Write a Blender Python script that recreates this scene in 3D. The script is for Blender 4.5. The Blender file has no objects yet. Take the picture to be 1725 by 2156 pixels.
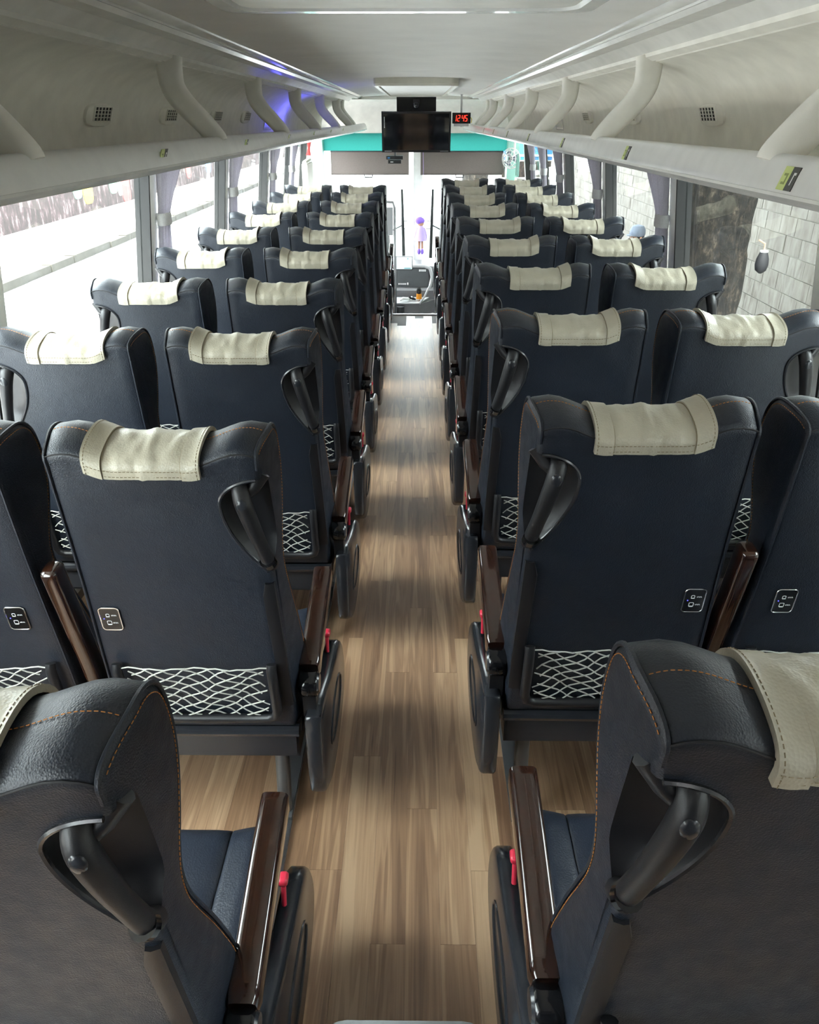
import bpy, bmesh, math, random
from mathutils import Vector, Matrix, noise
random.seed(7)
sc = bpy.context.scene
COL = sc.collection

# ------------------------------------------------------------------ camera
F_PX, VPX, VPY = 1619.0, 880.5, 252.0
TH = math.atan((1078 - VPY) / F_PX)
YAW = math.atan((VPX - 862.5) * math.cos(TH) / F_PX)
cam_d = bpy.data.cameras.new('camera'); cam = bpy.data.objects.new('camera', cam_d); COL.objects.link(cam)
cam_d.sensor_fit = 'HORIZONTAL'; cam_d.sensor_width = 36.0; cam_d.lens = 36.0 * F_PX / 1725.0
cam_d.clip_start = 0.02; cam_d.clip_end = 400
_f0 = Vector((-math.sin(YAW), math.cos(YAW), 0)); _r = Vector((math.cos(YAW), math.sin(YAW), 0)); _u0 = Vector((0, 0, 1))
_F = _f0 * math.cos(TH) - _u0 * math.sin(TH); _U = _f0 * math.sin(TH) + _u0 * math.cos(TH)
M = Matrix((( _r.x, _U.x, -_F.x, 0.034), (_r.y, _U.y, -_F.y, 0.0), (_r.z, _U.z, -_F.z, 1.66), (0, 0, 0, 1)))
cam.matrix_world = M
sc.camera = cam

# ------------------------------------------------------------------ sky and exposure
world = bpy.data.worlds.new('overcast_sky'); sc.world = world; world.use_nodes = True
wn = world.node_tree; wn.nodes.clear()
wo = wn.nodes.new('ShaderNodeOutputWorld'); wb = wn.nodes.new('ShaderNodeBackground')
wb.inputs['Color'].default_value = (0.93, 0.97, 1.0, 1); wb.inputs['Strength'].default_value = 1.0
wn.links.new(wb.outputs[0], wo.inputs[0])
sun_d = bpy.data.lights.new('sun', 'SUN'); sun = bpy.data.objects.new('sun', sun_d); COL.objects.link(sun)
sun_d.energy = 2.6; sun_d.angle = math.radians(25); sun_d.color = (1.0, 0.96, 0.9)
sun.rotation_euler = (math.radians(38), 0, 0)
sc.view_settings.view_transform = 'Standard'; sc.view_settings.look = 'None'
sc.view_settings.gamma = 1.0; sc.view_settings.use_curve_mapping = False
sc.view_settings.exposure = 4.5
try:
    sc.cycles.use_denoising = True; sc.cycles.max_bounces = 14; sc.cycles.diffuse_bounces = 8
    sc.cycles.transparent_max_bounces = 24; sc.cycles.sample_clamp_indirect = 6.0
    sc.cycles.caustics_reflective = False; sc.cycles.caustics_refractive = False
except Exception:
    pass

# ------------------------------------------------------------------ materials
def new_mat(name):
    m = bpy.data.materials.new(name); m.use_nodes = True
    nt = m.node_tree; b = nt.nodes['Principled BSDF']
    return m, nt, b
def N(nt, t, **kw):
    n = nt.nodes.new(t)
    for k, v in kw.items():
        if k in n.inputs.keys(): n.inputs[k].default_value = v
        else: setattr(n, k, v)
    return n
def coords(nt, scale=(1, 1, 1), kind='Object'):
    tc = nt.nodes.new('ShaderNodeTexCoord'); mp = nt.nodes.new('ShaderNodeMapping')
    mp.inputs['Scale'].default_value = scale
    nt.links.new(tc.outputs[kind], mp.inputs[0]); return mp.outputs[0]
def rgb(c): return (c[0], c[1], c[2], 1)
def ramp(nt, fac, stops):
    r = nt.nodes.new('ShaderNodeValToRGB'); e = r.color_ramp.elements
    while len(e) < len(stops): e.new(0.5)
    for i, (p, c) in enumerate(stops): e[i].position = p; e[i].color = rgb(c)
    nt.links.new(fac, r.inputs[0]); return r.outputs[0]
def plain(name, col, rough=0.5, metal=0.0, spec=0.5, vary=0.06, scale=12.0, bump=0.0, bscale=300.0, coat=0.0, sheen=0.0):
    m, nt, b = new_mat(name)
    v = coords(nt)
    n = N(nt, 'ShaderNodeTexNoise', Scale=scale, Detail=3.0); nt.links.new(v, n.inputs['Vector'])
    c = ramp(nt, n.outputs[0], [(0.3, [x * (1 - vary) for x in col]), (0.7, [min(1, x * (1 + vary)) for x in col])])
    nt.links.new(c, b.inputs['Base Color'])
    b.inputs['Roughness'].default_value = rough; b.inputs['Metallic'].default_value = metal
    b.inputs['Specular IOR Level'].default_value = spec; b.inputs['Coat Weight'].default_value = coat
    b.inputs['Coat Roughness'].default_value = 0.08
    if bump:
        n2 = N(nt, 'ShaderNodeTexNoise', Scale=bscale, Detail=2.0); nt.links.new(v, n2.inputs['Vector'])
        bp = N(nt, 'ShaderNodeBump', Strength=bump, Distance=0.001)
        nt.links.new(n2.outputs[0], bp.inputs['Height']); nt.links.new(bp.outputs[0], b.inputs['Normal'])
    return m
def leather(name, col, rough, gscale=420.0, bump=0.35):
    m, nt, b = new_mat(name); v = coords(nt)
    n = N(nt, 'ShaderNodeTexNoise', Scale=7.0, Detail=4.0); nt.links.new(v, n.inputs['Vector'])
    c = ramp(nt, n.outputs[0], [(0.3, [x * 0.9 for x in col]), (0.7, [x * 1.12 for x in col])])
    nt.links.new(c, b.inputs['Base Color'])
    vo = N(nt, 'ShaderNodeTexVoronoi', Scale=gscale); nt.links.new(v, vo.inputs['Vector'])
    n2 = N(nt, 'ShaderNodeTexNoise', Scale=35.0, Detail=2.0); nt.links.new(v, n2.inputs['Vector'])
    mx = N(nt, 'ShaderNodeMath', operation='MULTIPLY_ADD'); mx.inputs[1].default_value = 2.0
    nt.links.new(n2.outputs[0], mx.inputs[0]); nt.links.new(vo.outputs['Distance'], mx.inputs[2])
    bp = N(nt, 'ShaderNodeBump', Strength=bump, Distance=0.0012)
    nt.links.new(mx.outputs[0], bp.inputs['Height']); nt.links.new(bp.outputs[0], b.inputs['Normal'])
    rr = ramp(nt, n2.outputs[0], [(0.3, [rough * 0.9] * 3), (0.7, [min(1, rough * 1.15)] * 3)])
    nt.links.new(rr, b.inputs['Roughness']); b.inputs['Specular IOR Level'].default_value = 0.55
    return m
def emis(name, col, strength):
    m, nt, b = new_mat(name)
    b.inputs['Base Color'].default_value = rgb([c * 0.3 for c in col])
    b.inputs['Emission Color'].default_value = rgb(col); b.inputs['Emission Strength'].default_value = strength
    return m
def glass(name, tint=(0.93, 0.97, 0.96), gloss=0.06):
    m = bpy.data.materials.new(name); m.use_nodes = True; nt = m.node_tree; nt.nodes.clear()
    o = nt.nodes.new('ShaderNodeOutputMaterial'); t = N(nt, 'ShaderNodeBsdfTransparent'); t.inputs[0].default_value = rgb(tint)
    g = N(nt, 'ShaderNodeBsdfGlossy', Roughness=0.02); fr = N(nt, 'ShaderNodeFresnel', IOR=1.45)
    mx = nt.nodes.new('ShaderNodeMixShader'); ge = nt.nodes.new('ShaderNodeNewGeometry')
    io = N(nt, 'ShaderNodeMath', operation='MULTIPLY_ADD'); io.inputs[1].default_value = 1 / 1.28 - 1.28; io.inputs[2].default_value = 1.28
    nt.links.new(ge.outputs['Backfacing'], io.inputs[0]); nt.links.new(io.outputs[0], fr.inputs['IOR'])
    nt.links.new(fr.outputs[0], mx.inputs[0]); nt.links.new(t.outputs[0], mx.inputs[1]); nt.links.new(g.outputs[0], mx.inputs[2])
    nt.links.new(mx.outputs[0], o.inputs[0]); return m
def cloth(name, col, trans=0.35, fold=0.0):
    m = bpy.data.materials.new(name); m.use_nodes = True; nt = m.node_tree; nt.nodes.clear()
    o = nt.nodes.new('ShaderNodeOutputMaterial'); v = coords(nt)
    n = N(nt, 'ShaderNodeTexNoise', Scale=180.0, Detail=2.0); nt.links.new(v, n.inputs['Vector'])
    c = ramp(nt, n.outputs[0], [(0.3, [x * 0.93 for x in col]), (0.7, [min(1, x * 1.06) for x in col])])
    d = N(nt, 'ShaderNodeBsdfDiffuse'); t = N(nt, 'ShaderNodeBsdfTranslucent')
    nt.links.new(c, d.inputs[0]); nt.links.new(c, t.inputs[0])
    mx = nt.nodes.new('ShaderNodeMixShader'); mx.inputs[0].default_value = trans
    nt.links.new(d.outputs[0], mx.inputs[1]); nt.links.new(t.outputs[0], mx.inputs[2]); nt.links.new(mx.outputs[0], o.inputs[0])
    return m
def plank_mat():
    m, nt, b = new_mat('wood_print_vinyl')
    oi = nt.nodes.new('ShaderNodeObjectInfo'); tc = nt.nodes.new('ShaderNodeTexCoord')
    off = N(nt, 'ShaderNodeVectorMath', operation='SCALE'); off.inputs[0].default_value = (17, 41, 23)
    nt.links.new(oi.outputs['Random'], off.inputs['Scale'])
    ad = N(nt, 'ShaderNodeVectorMath', operation='ADD'); nt.links.new(tc.outputs['Object'], ad.inputs[0]); nt.links.new(off.outputs[0], ad.inputs[1])
    mp = nt.nodes.new('ShaderNodeMapping'); mp.inputs['Scale'].default_value = (26, 1.3, 1); nt.links.new(ad.outputs[0], mp.inputs[0])
    n1 = N(nt, 'ShaderNodeTexNoise', Scale=1.0, Detail=3.0, Distortion=0.6); nt.links.new(mp.outputs[0], n1.inputs['Vector'])
    mp2 = nt.nodes.new('ShaderNodeMapping'); mp2.inputs['Scale'].default_value = (260, 5, 1); nt.links.new(ad.outputs[0], mp2.inputs[0])
    n2 = N(nt, 'ShaderNodeTexNoise', Scale=1.0, Detail=2.0); nt.links.new(mp2.outputs[0], n2.inputs['Vector'])
    # cathedral rings: bands of the stretched noise
    mu = N(nt, 'ShaderNodeMath', operation='MULTIPLY'); mu.inputs[1].default_value = 34.0; nt.links.new(n1.outputs[0], mu.inputs[0])
    si = N(nt, 'ShaderNodeMath', operation='SINE'); nt.links.new(mu.outputs[0], si.inputs[0])
    s1 = N(nt, 'ShaderNodeMath', operation='MULTIPLY_ADD'); s1.inputs[1].default_value = 0.075; nt.links.new(si.outputs[0], s1.inputs[0]); nt.links.new(n1.outputs[0], s1.inputs[2])
    s2 = N(nt, 'ShaderNodeMath', operation='MULTIPLY_ADD'); s2.inputs[1].default_value = 0.24; nt.links.new(n2.outputs[0], s2.inputs[0]); nt.links.new(s1.outputs[0], s2.inputs[2])
    s3 = N(nt, 'ShaderNodeMath', operation='MULTIPLY_ADD'); s3.inputs[1].default_value = 0.34; nt.links.new(oi.outputs['Random'], s3.inputs[0]); nt.links.new(s2.outputs[0], s3.inputs[2])
    c = ramp(nt, s3.outputs[0], [(0.42, (0.22, 0.117, 0.064)), (0.66, (0.37, 0.213, 0.119)), (0.84, (0.52, 0.325, 0.19)), (1.05, (0.64, 0.43, 0.265))])
    nt.links.new(c, b.inputs['Base Color']); b.inputs['Roughness'].default_value = 0.42
    b.inputs['Specular IOR Level'].default_value = 0.9
    b.inputs['Coat Weight'].default_value = 0.45; b.inputs['Coat Roughness'].default_value = 0.42; b.inputs['Coat IOR'].default_value = 1.6
    bp = N(nt, 'ShaderNodeBump', Strength=0.08, Distance=0.0006); nt.links.new(n2.outputs[0], bp.inputs['Height']); nt.links.new(bp.outputs[0], b.inputs['Normal'])
    return m
def burl_mat():
    m, nt, b = new_mat('dark_burl_lacquer'); v = coords(nt)
    n = N(nt, 'ShaderNodeTexNoise', Scale=38.0, Detail=6.0, Distortion=2.0); nt.links.new(v, n.inputs['Vector'])
    c = ramp(nt, n.outputs[0], [(0.3, (0.011, 0.0038, 0.0024)), (0.55, (0.026, 0.009, 0.005)), (0.8, (0.055, 0.021, 0.011))])
    nt.links.new(c, b.inputs['Base Color']); b.inputs['Roughness'].default_value = 0.12; b.inputs['Coat Weight'].default_value = 0.8
    b.inputs['Coat Roughness'].default_value = 0.05
    return m
def block_mat():
    m, nt, b = new_mat('limewashed_block'); oi = nt.nodes.new('ShaderNodeObjectInfo'); v = coords(nt)
    ad = N(nt, 'ShaderNodeVectorMath', operation='ADD'); sc_ = N(nt, 'ShaderNodeVectorMath', operation='SCALE'); sc_.inputs[0].default_value = (31, 17, 23)
    nt.links.new(oi.outputs['Random'], sc_.inputs['Scale']); nt.links.new(v, ad.inputs[0]); nt.links.new(sc_.outputs[0], ad.inputs[1])
    mp = nt.nodes.new('ShaderNodeMapping'); mp.inputs['Scale'].default_value = (5, 9, 2.5); nt.links.new(ad.outputs[0], mp.inputs[0])
    n = N(nt, 'ShaderNodeTexNoise', Scale=1.0, Detail=6.0, Distortion=0.8); nt.links.new(mp.outputs[0], n.inputs['Vector'])
    c = ramp(nt, n.outputs[0], [(0.3, (0.12, 0.105, 0.088)), (0.5, (0.185, 0.169, 0.149)), (0.7, (0.235, 0.221, 0.20))])
    nt.links.new(c, b.inputs['Base Color']); b.inputs['Roughness'].default_value = 0.85
    return m
def mural_mat():
    m, nt, b = new_mat('painted_mural_wall'); v = coords(nt, (1, 1, 1))
    mp = nt.nodes.new('ShaderNodeMapping'); mp.inputs['Scale'].default_value = (1, 2.6, 0.9); nt.links.new(v, mp.inputs[0])
    n = N(nt, 'ShaderNodeTexNoise', Scale=1.6, Detail=7.0, Roughness=0.7); nt.links.new(mp.outputs[0], n.inputs['Vector'])
    c = ramp(nt, n.outputs[0], [(0.35, (0.018, 0.014, 0.014)), (0.50, (0.032, 0.022, 0.023)), (0.56, (0.060, 0.038, 0.042)), (0.60, (0.15, 0.125, 0.13)), (0.66, (0.030, 0.023, 0.023))])
    nt.links.new(c, b.inputs['Base Color']); b.inputs['Roughness'].default_value = 0.9
    return m
def ground_mat(name, col, s):
    m, nt, b = new_mat(name); v = coords(nt)
    n = N(nt, 'ShaderNodeTexNoise', Scale=s, Detail=8.0, Roughness=0.65); nt.links.new(v, n.inputs['Vector'])
    c = ramp(nt, n.outputs[0], [(0.3, [x * 0.78 for x in col]), (0.5, col), (0.75, [min(1, x * 1.2) for x in col])])
    nt.links.new(c, b.inputs['Base Color']); b.inputs['Roughness'].default_value = 0.95
    return m
def bark_mat():
    m, nt, b = new_mat('rough_bark'); v = coords(nt, (1, 1, 0.6))
    n = N(nt, 'ShaderNodeTexNoise', Scale=17.0, Detail=10.0, Roughness=0.82); nt.links.new(v, n.inputs['Vector'])
    c = ramp(nt, n.outputs[0], [(0.40, (0.002, 0.0015, 0.001)), (0.50, (0.010, 0.0075, 0.005)), (0.58, (0.040, 0.031, 0.022)), (0.70, (0.15, 0.124, 0.094))])
    nt.links.new(c, b.inputs['Base Color']); b.inputs['Roughness'].default_value = 0.95
    bp = N(nt, 'ShaderNodeBump', Strength=0.9, Distance=0.03); nt.links.new(n.outputs[0], bp.inputs['Height']); nt.links.new(bp.outputs[0], b.inputs['Normal'])
    return m
LEATHER = leather('black_leather', (0.0095, 0.0140, 0.0235), 0.43)
LEATHER_SEAT = leather('black_seat_leather', (0.015, 0.020, 0.032), 0.36, 300.0, 0.25)
COVER = leather('beige_vinyl', (0.43, 0.396, 0.308), 0.38, 260.0, 0.28)
PLASTIC = plain('black_plastic', (0.009, 0.009, 0.011), 0.42, bump=0.15, bscale=900)
PLASTIC_GREY = plain('charcoal_plastic', (0.022, 0.024, 0.029), 0.20, bump=0.1, bscale=700)
GLOSSBLACK = plain('gloss_black', (0.006, 0.006, 0.007), 0.12)
ORANGE = plain('orange_thread', (0.45, 0.17, 0.035), 0.7)
DTHREAD = plain('tan_thread', (0.27, 0.22, 0.14), 0.8)
DARKSEAM = plain('dark_thread', (0.012, 0.012, 0.014), 0.7)
BURL = burl_mat()
CHROME = plain('chrome', (0.75, 0.75, 0.74), 0.12, metal=1.0)
ALU = plain('brushed_aluminium', (0.62, 0.64, 0.68), 0.32, metal=1.0)
STEEL = plain('grey_painted_steel', (0.13, 0.135, 0.14), 0.35, metal=0.3)
REDKNOB = plain('red_plastic', (0.72, 0.035, 0.075), 0.3, coat=0.4)
NETCORD = plain('grey_elastic_cord', (0.50, 0.50, 0.46), 0.7)
WHITE = plain('white_plastic', (0.78, 0.78, 0.76), 0.4)
RACK = plain('warm_grey_moulding', (0.78, 0.765, 0.71), 0.55, bump=0.2, bscale=600)
RACK_NOSE = plain('satin_grey_moulding', (0.66, 0.66, 0.645), 0.32, coat=0.3)
COVE = plain('white_gloss_strip', (0.85, 0.86, 0.85), 0.15, coat=0.6)
RAIL = plain('pale_grey_rail', (0.74, 0.74, 0.72), 0.26, coat=0.4)
CEIL = plain('grey_ceiling_fabric', (0.78, 0.765, 0.73), 0.85, bump=0.3, bscale=250, vary=0.04, scale=5)
BEIGEPLAS = plain('ivory_plastic', (0.62, 0.60, 0.52), 0.4)
WALLP = plain('grey_wall_panel', (0.55, 0.55, 0.54), 0.6)
PILLAR = plain('pale_pillar', (0.90, 0.91, 0.885), 0.45)
RUBBER = plain('black_rubber', (0.012, 0.012, 0.012), 0.6)
GLASS = glass('window_glass', (0.90, 0.94, 0.93))
TEALFILM = cloth('teal_tint_film', (0.013, 0.096, 0.082), 0.9)
CURTAIN = cloth('grey_curtain', (0.50, 0.48, 0.53), 0.45)
TIE = cloth('pale_curtain_tie', (0.78, 0.78, 0.78), 0.35)
BLIND = cloth('taupe_blind', (0.27, 0.24, 0.225), 0.35)
PLANK = plank_mat()
FLOORBASE = plain('floor_underlay', (0.10, 0.065, 0.042), 0.6)
BLOCK = block_mat()
MORTAR = plain('mortar', (0.30, 0.28, 0.25), 0.95)
MURAL = mural_mat()
ROAD = ground_mat('pale_road', (0.30, 0.30, 0.31), 0.9)
SIDEWALK = ground_mat('pale_sidewalk', (0.34, 0.31, 0.29), 0.6)
KERB = ground_mat('kerb_concrete', (0.040, 0.037, 0.030), 4.0)
BARK = bark_mat()
LEAF = plain('green_leaf', (0.07, 0.13, 0.035), 0.6, vary=0.3)
YELLOW = plain('yellow_paint', (0.62, 0.45, 0.03), 0.7)
GREEN = plain('green_paint', (0.12, 0.38, 0.22), 0.7)
REDP = plain('red_paint', (0.42, 0.05, 0.05), 0.7)
PURPLE = plain('purple_cloth', (0.24, 0.13, 0.62), 0.8)
LILAC = plain('lilac_cloth', (0.55, 0.42, 0.78), 0.8)
SKIN = plain('warm_skin', (0.50, 0.27, 0.17), 0.6)
CAPM = plain('pale_blue_cap', (0.20, 0.23, 0.30), 0.8)
SHIRT = plain('grey_shirt', (0.35, 0.36, 0.38), 0.85)
TROUSER = plain('dark_trousers', (0.05, 0.055, 0.07), 0.85)
HAIR = plain('dark_hair', (0.015, 0.012, 0.01), 0.6)
POUCH = plain('black_pouch_fabric', (0.012, 0.012, 0.015), 0.75)
DASH = plain('grey_dash_plastic', (0.17, 0.167, 0.175), 0.42)
DASHDARK = plain('dark_dash_plastic', (0.055, 0.06, 0.065), 0.5)
DASHLIGHT = plain('pale_dash_trim', (0.42, 0.42, 0.43), 0.35)
SCREEN = plain('tv_glass', (0.006, 0.006, 0.007), 0.05, spec=1.0, coat=1.0)
TVFRAME = plain('tv_frame', (0.012, 0.012, 0.013), 0.3)
LEDRED = emis('red_led', (1.0, 0.03, 0.015), 0.16)
LEDBLUE = emis('blue_led', (0.10, 0.10, 1.0), 0.12)
BLUELAMP = emis('blue_rack_led', (0.10, 0.10, 1.0), 0.9)
TABLET = emis('tablet_screen', (0.78, 0.93, 0.95), 0.05)
TABBLUE = emis('tablet_cyan', (0.28, 0.70, 0.78), 0.022)
AMBER = plain('amber_plastic', (0.90, 0.33, 0.02), 0.4)
STICKG = plain('lime_sticker', (0.52, 0.60, 0.22), 0.5)
STICKD = plain('dark_sticker', (0.05, 0.05, 0.045), 0.4)
PRINTW = plain('white_print', (0.8, 0.8, 0.8), 0.6)
PRINTD = plain('olive_print', (0.25, 0.30, 0.10), 0.6)
VENTDARK = plain('vent_dark', (0.02, 0.02, 0.02), 0.7)
TEALWALL = plain('teal_pillar', (0.28, 0.55, 0.47), 0.5)
BLUEP = plain('blue_board', (0.03, 0.22, 0.55), 0.6)

# ------------------------------------------------------------------ mesh builder
class MB:
    def __init__(s): s.v = []; s.f = []; s.mi = []; s.mats = []
    def _m(s, mat):
        if mat is None: return 0
        if mat not in s.mats: s.mats.append(mat)
        return s.mats.index(mat)
    def face(s, ids, m=0): s.f.append(tuple(ids)); s.mi.append(m)
    def box(s, a, b, mat=None, rot=None, piv=None):
        m = s._m(mat); n = len(s.v)
        for z in (a[2], b[2]):
            for x, y in ((a[0], a[1]), (b[0], a[1]), (b[0], b[1]), (a[0], b[1])):
                p = Vector((x, y, z))
                if rot is not None:
                    c = Vector(piv) if piv is not None else (Vector(a) + Vector(b)) / 2
                    p = rot @ (p - c) + c
                s.v.append(tuple(p))
        for q in ((0, 3, 2, 1), (4, 5, 6, 7), (0, 1, 5, 4), (1, 2, 6, 5), (2, 3, 7, 6), (3, 0, 4, 7)): s.face([n + i for i in q], m)
        return s
    def loft(s, rings, mat=None, cap=True, closed=True, wrap=False):
        m = s._m(mat); n = len(s.v); k = len(rings[0])
        for r in rings: s.v.extend([tuple(p) for p in r])
        R = len(rings)
        for i in range(R if wrap else R - 1):
            i2 = (i + 1) % R
            for j in range(k if closed else k - 1):
                j2 = (j + 1) % k
                s.face((n + i * k + j, n + i * k + j2, n + i2 * k + j2, n + i2 * k + j), m)
        if cap and not wrap:
            s.face([n + j for j in range(k)][::-1], m); s.face([n + (R - 1) * k + j for j in range(k)], m)
        return s
    def tube(s, pts, r, mat=None, sides=8, flat=1.0, cap=True, up=None):
        pts = [Vector(p) for p in pts]; n = len(pts); rings = []
        rs = r if isinstance(r, (list, tuple)) else [r] * n
        t0 = (pts[1] - pts[0]).normalized()
        ref = Vector(up) if up is not None else (Vector((0, 0, 1)) if abs(t0.z) < 0.9 else Vector((0, 1, 0)))
        a = t0.cross(ref).normalized()
        for i in range(n):
            t = (pts[min(i + 1, n - 1)] - pts[max(i - 1, 0)]).normalized()
            a = (a - t * a.dot(t)).normalized(); b = t.cross(a)
            rings.append([pts[i] + a * math.cos(2 * math.pi * j / sides) * rs[i] + b * math.sin(2 * math.pi * j / sides) * rs[i] * flat for j in range(sides)])
        return s.loft(rings, mat, cap)
    def ball(s, c, r, mat=None, nu=12, nv=8):
        if not isinstance(r, (list, tuple)): r = (r, r, r)
        rings = []
        for i in range(nv + 1):
            ph = -math.pi / 2 + math.pi * (0.02 + 0.96 * i / nv)
            rings.append([(c[0] + r[0] * math.cos(ph) * math.cos(2 * math.pi * j / nu), c[1] + r[1] * math.cos(ph) * math.sin(2 * math.pi * j / nu), c[2] + r[2] * math.sin(ph)) for j in range(nu)])
        return s.loft(rings, mat)
    def lathe(s, prof, c=(0, 0, 0), axis='z', mat=None, n=20):
        rings = []
        for r, h in prof:
            ring = []
            for j in range(n):
                x, y = r * math.cos(2 * math.pi * j / n), r * math.sin(2 * math.pi * j / n)
                p = {'z': (x, y, h), 'x': (h, x, y), 'y': (y, h, x)}[axis]
                ring.append((c[0] + p[0], c[1] + p[1], c[2] + p[2]))
            rings.append(ring)
        return s.loft(rings, mat)
    def extrude_y(s, prof, y0, y1, mat=None, closed=True, cap=True):     # prof: list of (x, z)
        return s.loft([[(x, y0, z) for x, z in prof], [(x, y1, z) for x, z in prof]], mat, cap, closed)
    def mesh(s, name, mat=None, smooth=True, angle=40):
        me = bpy.data.meshes.new(name); me.from_pydata([tuple(v) for v in s.v], [], s.f)
        mats = s.mats if s.mats else [mat]
        for m in mats: me.materials.append(m)
        if len(mats) > 1:
            for p, i in zip(me.polygons, s.mi): p.material_index = i
        bm = bmesh.new(); bm.from_mesh(me); bmesh.ops.recalc_face_normals(bm, faces=bm.faces); bm.to_mesh(me); bm.free()
        if smooth:
            for p in me.polygons: p.use_smooth = True
            me.set_sharp_from_angle(angle=math.radians(angle))
        me.update(); return me
    def build(s, name, mat=None, parent=None, smooth=True, angle=40, loc=None):
        return link(name, s.mesh(name, mat, smooth, angle), parent, loc)
def link(name, me, parent=None, loc=None):
    o = bpy.data.objects.new(name, me); COL.objects.link(o)
    if parent is not None: o.parent = parent
    if loc is not None: o.location = loc
    return o
def tag(o, label=None, cat=None, group=None, kind=None):
    if label: o['label'] = label
    if cat: o['category'] = cat
    if group: o['group'] = group
    if kind: o['kind'] = kind
    return o
def empty(name, loc=(0, 0, 0), rz=0.0):
    o = bpy.data.objects.new(name, None); COL.objects.link(o); o.location = loc; o.rotation_euler = (0, 0, rz)
    o.empty_display_size = 0.05; return o
def structure(o, label=None):
    o['kind'] = 'structure'
    if label: o['label'] = label
    return o
def catmull(pts, sub=4, closed=False):
    pts = [Vector(p) for p in pts]; n = len(pts); out = []
    rng = range(n) if closed else range(n - 1)
    for i in rng:
        if closed: p0, p1, p2, p3 = pts[i - 1], pts[i], pts[(i + 1) % n], pts[(i + 2) % n]
        else: p0, p1, p2, p3 = pts[max(i - 1, 0)], pts[i], pts[i + 1], pts[min(i + 2, n - 1)]
        for k in range(sub):
            t = k / sub
            out.append(0.5 * ((2 * p1) + (p2 - p0) * t + (2 * p0 - 5 * p1 + 4 * p2 - p3) * t * t + (3 * p1 - p0 - 3 * p2 + p3) * t ** 3))
    if not closed: out.append(pts[-1])
    return out
def sstep(a, b, x):
    t = max(0.0, min(1.0, (x - a) / (b - a))); return t * t * (3 - 2 * t)
def rrect(w, h, r, n=4):
    out = []
    for cx, cy, a0 in ((w - r, h - r, 0), (-w + r, h - r, 90), (-w + r, -h + r, 180), (w - r, -h + r, 270)):
        for k in range(n + 1):
            a = math.radians(a0 + 90 * k / n); out.append((cx + r * math.cos(a), cy + r * math.sin(a)))
    return out

# ================================================================== STRUCTURE
ROW0, PITCH = 0.546, 0.76
GROUND = -1.3
# ---- floor and planks
fb = MB(); fb.box((-1.30, -1.2, -0.06), (1.30, 7.42, -0.004)); fb.box((-1.30, 7.42, -0.06), (-0.20, 8.35, -0.004)); fb.box((0.24, 7.42, -0.06), (1.30, 8.35, -0.004))
floor = structure(fb.build('floor', FLOORBASE, smooth=False), 'brown wood print vinyl floor of the coach aisle')
pw, pl = 0.080, 0.96
plank_me = MB().box((-pw / 2 + 0.0002, 0.0004, -0.004), (pw / 2 - 0.0002, pl - 0.0004, 0.0)).mesh('plank', PLANK, smooth=False)
half_me = MB().box((-pw / 2 + 0.0002, 0.0004, -0.004), (pw / 2 - 0.0002, pl / 2 - 0.0004, 0.0)).mesh('plank_short', PLANK, smooth=False)
for ix in range(-15, 18):
    xc = 0.133 + pw * (ix - 2)
    if abs(xc) > 1.25: continue
    offs = 0.144 + (((ix * 7) % 5) / 5.0 * pl if ix != 2 else 0.0)
    y = offs - pl * 2
    while y < 7.42:
        if y > -0.95 and y + pl <= 7.42: link('plank', plank_me, floor, (xc, y, 0))
        elif y > -0.95 and y + pl / 2 <= 7.42: link('plank', half_me, floor, (xc, y, 0))
        y += pl
# ---- aluminium step trim, lower front floor
structure(MB().box((-0.20, 7.405, -0.03), (0.24, 7.435, 0.004)).box((-0.20, 7.43, -0.45), (0.24, 7.44, -0.03)).build('trim_1', ALU, smooth=False), 'bright metal step edge at the end of the aisle')
structure(MB().box((-1.2, 7.44, -0.75), (1.2, 10.5, -0.70)).build('floor_front', DASHDARK, smooth=False), 'dark lowered floor beside the driver')
for sx, nm in ((-1, 'trim_2'), (1, 'trim_3')):
    structure(MB().box((sx * 0.305 - 0.014, -0.9, 0.0005), (sx * 0.305 + 0.014, 7.40, 0.012)).build(nm, ALU, smooth=False), 'bright metal seat track along the floor')
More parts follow.
